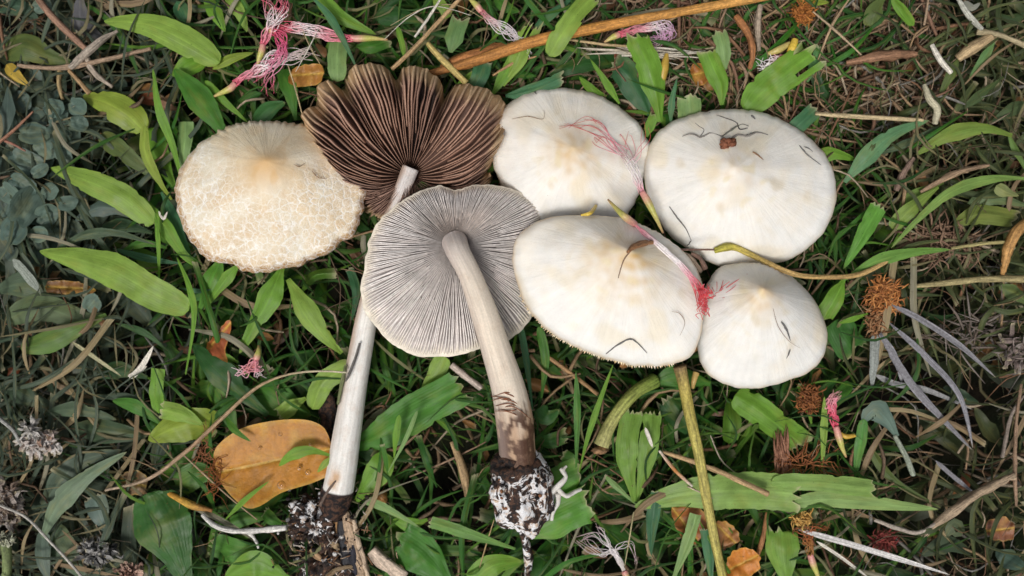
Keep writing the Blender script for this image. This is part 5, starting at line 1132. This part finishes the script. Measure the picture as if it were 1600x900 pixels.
for k in range(40):
    x = R_.uniform(1094,1106); y = R_.uniform(448,492); a = R_.uniform(0,6.28); tube(mb, [(x,y,104),(x+8*math.cos(a),y+8*math.sin(a),108),(x+R_.uniform(-5,5),y+R_.uniform(-12,12),104)], [.5,.55,.4], mixc(RD_, LP, R_.random() * .5), 4, 10)
o = mb.build('filament_tangle', M_FIL); tag(o, 'tangle of red flower threads in the notch between the middle and smallest caps', 'flower threads')
Z0 = 16
flower('pink tubular flower pointing right at the top, yellow green calyx on its right', [(606,62,Z0),(585,60,Z0+4),(565,60,Z0+6),(548,60,Z0+6)], [(520,56,Z0+8),(490,48,Z0+8)], [[(465,44,Z0+6),(440,42,Z0),(428,48,Z0)]], (PK, LP, W_, PK, PK), 18, 1.6)
flower('pink flower with the green base at the far left of the pink cluster', [(332,152,10),(346,145,14),(360,138,16),(368,130,16)], [(385,116,16),(405,108,16)], [[(430,96,14),(460,90,10),(492,78,6)],[(425,90,14),(452,84,10),(480,86,6)]], (PK, LP, W_, (0.6,0.5,0.5), (0.6,0.5,0.45)), 14, 1.8)
flower('upright pink flower of the cluster, base at its bottom', [(402,104,16),(405,92,20),(409,80,22),(411,70,22)], [(416,54,24),(424,40,24)], [[(432,22,22),(440,6,18),(446,-8,14)],[(424,20,20),(418,4,16),(416,-8,10)],[(440,26,20),(442,10,16),(438,-6,10)]], (PK, LP, W_, PK, LP), 18, 1.5)
flower('loop of deep pink threads hanging at the centre of the pink cluster', [(414,44,10),(420,46,20),(424,48,22),(428,48,22)], [(440,60,24),(441,80,22)], [[(430,95,18),(410,108,14),(398,120,10)],[(428,100,18),(420,118,12),(418,140,6)]], (PK, (0.62,0.10,0.22), (0.66,0.30,0.40), PK), 16, 1.4)
flower('small flower with pale purple threads at the top right of the straw sticks', [(728,-8,16),(738,2,18),(746,10,18),(752,18,16)], [(768,32,16),(785,44,14)], [[(800,52,10),(815,66,6),(822,80,2)]], ((0.5,0.12,0.14), W_, (0.66,0.58,0.62), W_), 14, 1.2)
flower('curled pink and purple flower beneath the orange stalk', [(944,66,4),(954,60,6),(962,56,6),(968,54,6)], [(990,48,6),(1015,42,6)], [[(1036,40,6),(1046,54,4),(1024,68,0)],[(1030,36,6),(1040,60,2),(1018,64,0)]], (PK, LP, W_, (0.58,0.34,0.50), (0.58,0.28,0.44)), 20, 1.2)
flower('white threaded flower with a pink tip left of the feathery bright leaf, top right', [(1240,110,2),(1244,102,6),(1250,98,8),(1256,92,10)], [(1240,96,10),(1225,94,8)], [[(1210,92,6),(1200,96,4),(1188,96,0)],[(1212,98,6),(1202,102,4),(1190,108,0)]], ((0.6,0.05,0.12), PK, W_, W_), 12, 1.6)
flower('fan of white threads with a pink tip near the bottom centre', [(985,915,0),(982,906,4),(978,898,6),(975,892,6)], [(968,876,10),(958,862,12)], [[(945,846,12),(930,835,10),(905,842,4)],[(950,842,14),(940,828,12),(934,822,8)],[(940,868,12),(922,860,10),(900,846,6)],[(972,852,14),(985,850,10),(992,880,2)],[(946,862,12),(925,850,8),(915,838,4)]], ((0.5,0.45,0.4), W_, (0.6,0.55,0.55), (0.5,0.35,0.35)), 22, 0.6)
flower('pink bud with yellow green base right below the smallest cap', [(1322,714,2),(1316,700,8),(1311,684,10),(1306,666,10)], [(1303,654,10),(1300,640,10)], [[(1298,632,10),(1300,626,8),(1308,618,4)]], (PK, PK, LP, (0.5,0.3,0.25)), 18, 2.2, spread=.9)
flower('small pink flower in the grass below the cracked cap', [(404,540,0),(404,548,6),(402,556,8),(400,562,8)], [(396,568,6),(392,574,4)], [[(385,578,2),(376,582,-2),(366,578,-6)],[(400,574,4),(404,580,0),(408,584,-2)]], (LP, (0.55,0.2,0.2), LP, W_), 14, 1.8, spread=.8)
flower('small dry red flower with yellow scraps at the bottom below the torn pale leaf', [(1282,912,2),(1276,895,6),(1270,880,8),(1266,866,8)], [(1262,852,6),(1262,842,4)], [[(1270,832,4),(1282,826,0),(1290,818,-4)],[(1256,834,4),(1250,826,0),(1244,820,-4)]], ((0.4,0.2,0.05), (0.35,0.1,0.03), (0.3,0.1,0.04)), 14, 1.2)
for lb, pts_, r, c in [('yellow bud standing above the white threaded flower', [(1242,62,10),(1238,76,12),(1233,92,8)], [5,7,5], (0.60,0.42,0.06)), ('second yellow bud lying left of the standing one', [(1200,84,4),(1216,78,8),(1234,68,6)], [3,5.5,4], (0.44,0.36,0.12)), ('yellow and orange bud between the orange stalk and the upper middle cap', [(1042,84,8),(1038,105,10),(1033,130,4)], [3,7,6], (0.44,0.29,0.05)), ('yellow scrap lying where the upper middle and middle caps meet', [(908,336,zc('D',908,340,6)),(922,333,zc('D',922,340,10)),(931,322,zc('C',931,322,8))], [1.5,3,2.5], (0.66,0.48,0.08)), ('brownish yellow stub beside the top of the long yellow green stalk', [(1088,582,20),(1084,596,22),(1082,606,18)], [5,4,3], (0.44,0.30,0.10)), ('yellow bud on the large pale leaf side in the lower right', [(1336,680,6),(1322,682,8),(1312,676,6)], [3,4,2], (0.5,0.32,0.05))]:
    T_(lb, pts_, r, c, 'bud', 'flower_bud', 10, .15, M_FIL)

# ------------------------------------------------------------------ small things lying on the caps
def on(k, pts, d=1.6): return [(x, y, CAPS[k].at(x, y) + d) for x, y in pts]
DK = (0.055, 0.05, 0.05)
T_('dark rootlet lying across the top of the largest cap', on('E', [(1066,213),(1080,209),(1096,214),(1110,208),(1124,212),(1140,219),(1152,211),(1166,213),(1182,207),(1200,211)]), [.4,1.4,.8,1.9,2.0,.8], (0.24,0.22,0.20), 'rootlet', 'rootlet', 6, .8, n=60)
T_('curled side thread of the dark rootlet on the largest cap', on('E', [(1094,213),(1100,203),(1092,197),(1086,192)]), [.5,.6,.4], (0.2,0.18,0.16), 'rootlet', 'rootlet', 5, .5)
T_('second side thread of the dark rootlet, below it, on the largest cap', on('E', [(1128,213),(1142,204),(1150,198),(1160,194),(1170,197)]), [.7,1.6,.8,.6], (0.17,0.17,0.14), 'rootlet', 'rootlet', 5, .9)
T_('thin branch crossing the rootlet on the largest cap', on('E', [(1108,176),(1126,182),(1148,190),(1153,196)]), [.5,.8,.8,.5], (0.12,0.11,0.1), 'rootlet', 'rootlet', 5, .6)
T_('short branch between the crossing rootlets on the largest cap', on('E', [(1152,192),(1156,202),(1168,200)]), [.6,1,.6], (0.12,0.11,0.1), 'rootlet', 'rootlet', 5, .6)
mb = MB(); z_ = zc('E', 1138, 227, 3)
for k in range(7): blob(mb, 1138 + (k % 3 - 1) * 6, 225 + (k // 3 - 1) * 4.5, z_ + k % 2 * 3, 6, 4.5, 5, (0.20,0.075,0.04), k * 2.0, .6, 2, 10, 7)
o = mb.build('seed_husk', M_FIB); tag(o, 'small reddish brown crumb on the top of the largest cap', 'seed husk')
for lb, k, pts_, r in [('dark dash nearest the brown crumb on the largest cap', 'E', [(1176,237),(1184,242),(1193,250)], 1.8), ('long thin dash at the right side of the largest cap', 'E', [(1249,227),(1262,242),(1283,258)], 1.5), ('short dash beside the long one at the right side of the largest cap', 'E', [(1256,229),(1264,232),(1270,237)], 1.4), ('dark speck near the top rim of the largest cap', 'E', [(1174,180),(1180,186)], 2.5), ('thin twig climbing the lower left of the largest cap', 'E', [(1046,323),(1058,340),(1072,358),(1080,376)], 1.4), ('side shoot of the thin twig on the lower left of the largest cap', 'E', [(1080,376),(1076,382),(1073,384)], 1.3),
      ('grey V-shaped bent stem near the lower rim of the middle cap', 'D', [(947,553),(965,539),(985,530),(998,538),(1011,552)], 1.7), ('faint curved hair on the right part of the middle cap', 'D', [(1050,487),(1062,490),(1070,505),(1062,525)], .6), ('dark dash on the left part of the smallest cap', 'F', [(1221,503),(1229,515),(1235,532)], 2.3), ('short dark dash below the other on the smallest cap', 'F', [(1235,546),(1232,554),(1229,560)], 1.3), ('faint reddish hair running down the smallest cap', 'F', [(1208,482),(1216,510),(1232,532),(1250,544)], .5),
      ('fine brown hair on the cracked cap', 'A', [(487,266),(497,277),(511,279)], .9), ('second fine brown hair on the cracked cap, left', 'A', [(459,257),(468,260),(476,255)], .8), ('thin curved hair at the left of the upper middle cap', 'C', [(800,186),(825,182),(848,186),(850,172)], .6), ('dark tick mark twig on the upper middle cap side', 'C', [(835,143),(838,147)], 1.5)]:
    T_(lb, on(k, pts_, 2.4), [r * .35, r * .75, r * .5, r * .25], (0.17, 0.165, 0.16) if 'brown' not in lb and 'hair' not in lb else (0.26,0.14,0.07), 'rootlet', 'rootlet', 5, .5)
T_('curled rust brown scrap at the centre of the middle cap', on('D', [(981,393),(992,385),(1006,380),(1019,379)], 4), [2.5,4.5,4.5,3], (0.30,0.15,0.07), 'bark', 'bark_scrap', 8, .6)
T_('hair thin root hanging from the rust brown scrap on the middle cap', on('D', [(984,394),(974,408),(966,434)]), [.9,.8,.6], (0.20,0.12,0.08), 'rootlet', 'rootlet', 5)
T_('dark thin twig lying between the middle and largest caps', [(1056,390,60),(1088,390,74),(1116,390,100)], [1.6,1.5,1.2], (0.16,0.09,0.07), 'twig')
T_('knobbly pale root in the gap between the middle, largest and smallest caps', [(1068,396,50),(1082,408,50),(1094,424,40)], [3,4.5,4.5], (0.34,0.26,0.19), 'rootlet', 'rootlet', wob=.7)
T_('short brown root in the gap beside the knobbly pale one', [(1080,396,48),(1094,404,50),(1102,420,44)], [3,3,4], (0.20,0.12,0.09), 'rootlet', 'rootlet', wob=.7)
T_('grey thin twig lying along the white stem', [(562,536,38),(555,560,40),(545,586,44),(540,596,44)], [1.6,2,2,1], (0.14,0.13,0.12))
T_('thin brown twig stuck in the foot of the white stem', [(524,752,44),(512,768,42),(500,790,30)], [1.2,2,2.4], (0.14,0.10,0.08))
T_('green sliver clinging to the left edge of the white stem', [(540,570,32),(534,600,34),(528,632,36)], [2,3,2], (0.16,0.18,0.08), 'leaf', 'grass_blade')

# ------------------------------------------------------------------ undergrowth nobody could count
RU = rs('undergrowth')
def region(px, py):
    l = sm(330, 130, px); r = sm(1300, 1450, px); return l, r
def gcol(px, py, R_):
    l, r = region(px, py); base = mixc(R_.choice([GR, GR, DG, (0.05,0.20,0.02), (0.055,0.17,0.035), BR]), R_.choice([DG, (0.03,0.11,0.015)]), R_.random() * .9)
    if l > R_.random() * .8: base = mixc((0.045,0.075,0.045), (0.10,0.135,0.095), R_.random())
    elif r > R_.random() * .9: base = mixc((0.05,0.075,0.028), (0.12,0.15,0.06), R_.random())
    k_ = 0.74 if not (px > 1330 and py > 470) else 0.5  # grass colour darkened as painted gap shade, strongest at lower right
    return tuple(q * k_ for q in base)
mb = MB(); cnt = 0
for k in range(5200):
    wide = RU.random()
    px = RU.uniform(-420, 2020); py = RU.uniform(-330, 1230)
    dens = 1.0
    if px > 1380 and py > 480: dens = 0.40
    if 950 < px < 1450 and py < 170: dens = 0.5
    if 1200 < px < 1400 and 400 < py < 900: dens = .7
    for (hx, hy, hr, hd) in ((530,450,70,.75),(690,750,90,.8),(905,640,60,.6),(970,820,70,.6),(240,740,60,.6),(1440,700,110,.6),(760,700,50,.8),(460,540,60,.4),(40,640,70,.5)):
        if math.hypot(px - hx, py - hy) < hr * 1.25: dens *= 1 - hd
    if RU.random() > dens: continue
    depth = RU.random(); z = -150 + 120 * depth ** 0.8
    a = RU.uniform(0, 6.283); l = RU.uniform(40, 130); w = RU.uniform(5, 14) if wide < .68 else RU.uniform(14, 34)
    bx, by = px + math.cos(a) * l, py + math.sin(a) * l; cv = RU.uniform(-.25, .25) * l
    mx_, my_ = (px + bx) / 2 - math.sin(a) * cv, (py + by) / 2 + math.cos(a) * cv
    z2 = z + RU.uniform(-10, 35); ztop = min(z2, -12)
    st = RU.choice([('stem','pt'),('stem','pt'),('stem','cut'),('stem','round')])
    leaf(mb, [(px, py, z - 12), (mx_, my_, min(z + 12, -10)), (bx, by, ztop)], w, gcol(px, py, RU), st[0], st[1], seed=k * .37, cols=5 if st[1] != 'cut' else 7, n=8, fold=RU.uniform(-.3, .15))
ZON = ((425,308,150),(640,220,170),(710,425,155),(893,240,128),(955,455,160),(1157,295,155),(1190,508,110),(430,725,100),(540,640,50),(800,640,60),(1190,790,80))
for k in range(620):
    px = RU.uniform(-60, 1660); py = RU.uniform(-60, 960)
    if 300 < px < 1250 and 180 < py < 800 and RU.random() < .5: continue
    a = RU.gauss(1.1, .9) if px < 1200 else RU.gauss(.6, .8); l = RU.uniform(80, 210); cv = RU.uniform(-.22, .22) * l
    ex, ey = px + math.cos(a) * l, py - math.sin(a) * l; mx_, my_ = (px + ex) / 2 + math.sin(a) * cv, (py + ey) / 2 + math.cos(a) * cv
    low = any(math.hypot(qx - cx_, qy - cy_) < cr_ for cx_, cy_, cr_ in ZON for qx, qy in ((px, py), (ex, ey), (mx_, my_)))
    z = -55 if low else RU.uniform(-34, 6)
    c = gcol(px, py, RU); c = tuple(q * 1.35 for q in c)
    if RU.random() < .3: c = RU.choice([(0.36,0.28,0.16), (0.28,0.2,0.12), (0.3,0.28,0.2)])
    leaf(mb, [(px, py, z - 25), (mx_, my_, z + 10), (ex, ey, z - 4)], RU.uniform(4, 11), c, 'stem', RU.choice(['pt', 'pt', 'cut']), seed=k * .91, cols=5, n=12, fold=RU.uniform(-.3, 0))
for k in range(5200):
    px = RU.uniform(-300, 1900); py = RU.uniform(-220, 1120)
    if px > 1360 and py > 470 and RU.random() < .6: continue
    if any(math.hypot(px - hx, py - hy) < hr for hx, hy, hr in ((530,450,70),(690,740,90),(905,620,60),(960,830,70),(1440,690,110),(460,540,60),(250,560,60))) and RU.random() < .65: continue
    z = RU.uniform(-120, -6) if RU.random() < .8 else RU.uniform(-30, 14)
    a = RU.gauss(1.2, 1.3); l = RU.uniform(50, 170); cv = RU.uniform(-.3, .3) * l
    ex, ey = px + math.cos(a) * l, py - math.sin(a) * l; mx_, my_ = (px + ex) / 2 + math.sin(a) * cv, (py + ey) / 2 + math.cos(a) * cv
    if z > -30 and any(math.hypot(qx - cx_, qy - cy_) < cr_ for cx_, cy_, cr_ in ((425,308,150),(640,220,170),(710,425,155),(893,240,128),(955,455,160),(1157,295,155),(1190,508,110),(430,725,90)) for qx, qy in ((px, py), (ex, ey), (mx_, my_))): z = -50
    c = gcol(px, py, RU)
    if RU.random() < (.3 if (px < 250 or px > 1350 or py < 150) else .1): c = mixc(c, (0.26,0.22,0.12), .7)
    leaf(mb, [(px, py, z - 15), (mx_, my_, z + 12), (ex, ey, z)], RU.uniform(2.5, 7), c, 'stem', 'pt', seed=k * .53, cols=3, n=9, fold=-.2)
o = mb.build('undergrowth_grass', M_LEAF, None, (0, 0, SOIL_Z)); tag(o, 'matted green grass blades filling the ground between and below everything', 'grass', None, 'stuff')
mb = MB()
for k in range(11000):
    px = RU.uniform(-420, 2020) if k < 9000 else RU.uniform(880, 1480); py = RU.uniform(-330, 1230) if k < 9000 else RU.uniform(-60, 210)
    lit = 0.38 + 0.62 * sm(900, 1050, px) * sm(260, 140, py) + 0.3 * sm(1300, 1400, px) + 0.25 * sm(560, 700, py) * sm(560, 700, px) * sm(1000, 880, px)
    if RU.random() > lit: continue
    z = RU.uniform(-145, -26) if RU.random() < .75 else RU.uniform(-40, 0)
    if k >= 9000: z = RU.uniform(-110, -10)
    a = RU.uniform(0, 6.283); l = RU.uniform(20, 120); cv = RU.uniform(-.3, .3) * l
    hot = px > 900 and py < 200
    c = RU.choice([(0.30,0.20,0.11), BW, (0.10,0.06,0.035), (0.12,0.08,0.05), (0.26,0.17,0.10), (0.34,0.27,0.19)] + ([(0.30,0.20,0.13), (0.20,0.11,0.07), (0.36,0.26,0.17)] if hot or 1150 < px < 1350 else []) + ([(0.22,0.21,0.19), (0.15,0.14,0.12)] if px > 1350 or px < 250 else []))
    r = RU.choice([.5, .6, .8, 1.0, 1.4, 2.0, 3.0])
    tube(mb, [(px, py, z), (px + math.cos(a) * l / 2 - math.sin(a) * cv, py + math.sin(a) * l / 2 + math.cos(a) * cv, z + RU.uniform(0, 12)), (px + math.cos(a) * l, py + math.sin(a) * l, z + RU.uniform(-12, 6))], [r, r, r * .5], c, 4, 7, wob=.4, seed=k)
o = mb.build('dry_litter', M_FIB, None, (0, 0, SOIL_Z)); tag(o, 'brown dry straw and root fibres scattered through the grass', 'litter', None, 'stuff')
mb = MB()
for k in range(700):
    px = RU.uniform(-200, 1800); py = RU.uniform(-150, 1050)
    if not (px > 900 and py < 200) and RU.random() < .6: continue
    a = RU.uniform(0, 6.283); l = RU.uniform(14, 44); z = RU.uniform(-120, -24)
    c = RU.choice([BW, (0.12,0.06,0.03), RB_, (0.24,0.12,0.05), (0.34,0.17,0.06)])
    leaf(mb, [(px, py, z), (px + math.cos(a) * l / 2, py + math.sin(a) * l / 2, z + RU.uniform(2, 9)), (px + math.cos(a) * l, py + math.sin(a) * l, z)], RU.uniform(8, 24), c, 'pt', RU.choice(['pt', 'cut']), seed=k * .3, cols=6, n=7, fold=RU.uniform(-.4, .4))
o = mb.build('dead_leaf_scraps', M_DEAD, None, (0, 0, SOIL_Z)); tag(o, 'crumbled brown leaf scraps lying deep among the grass', 'litter', None, 'stuff')
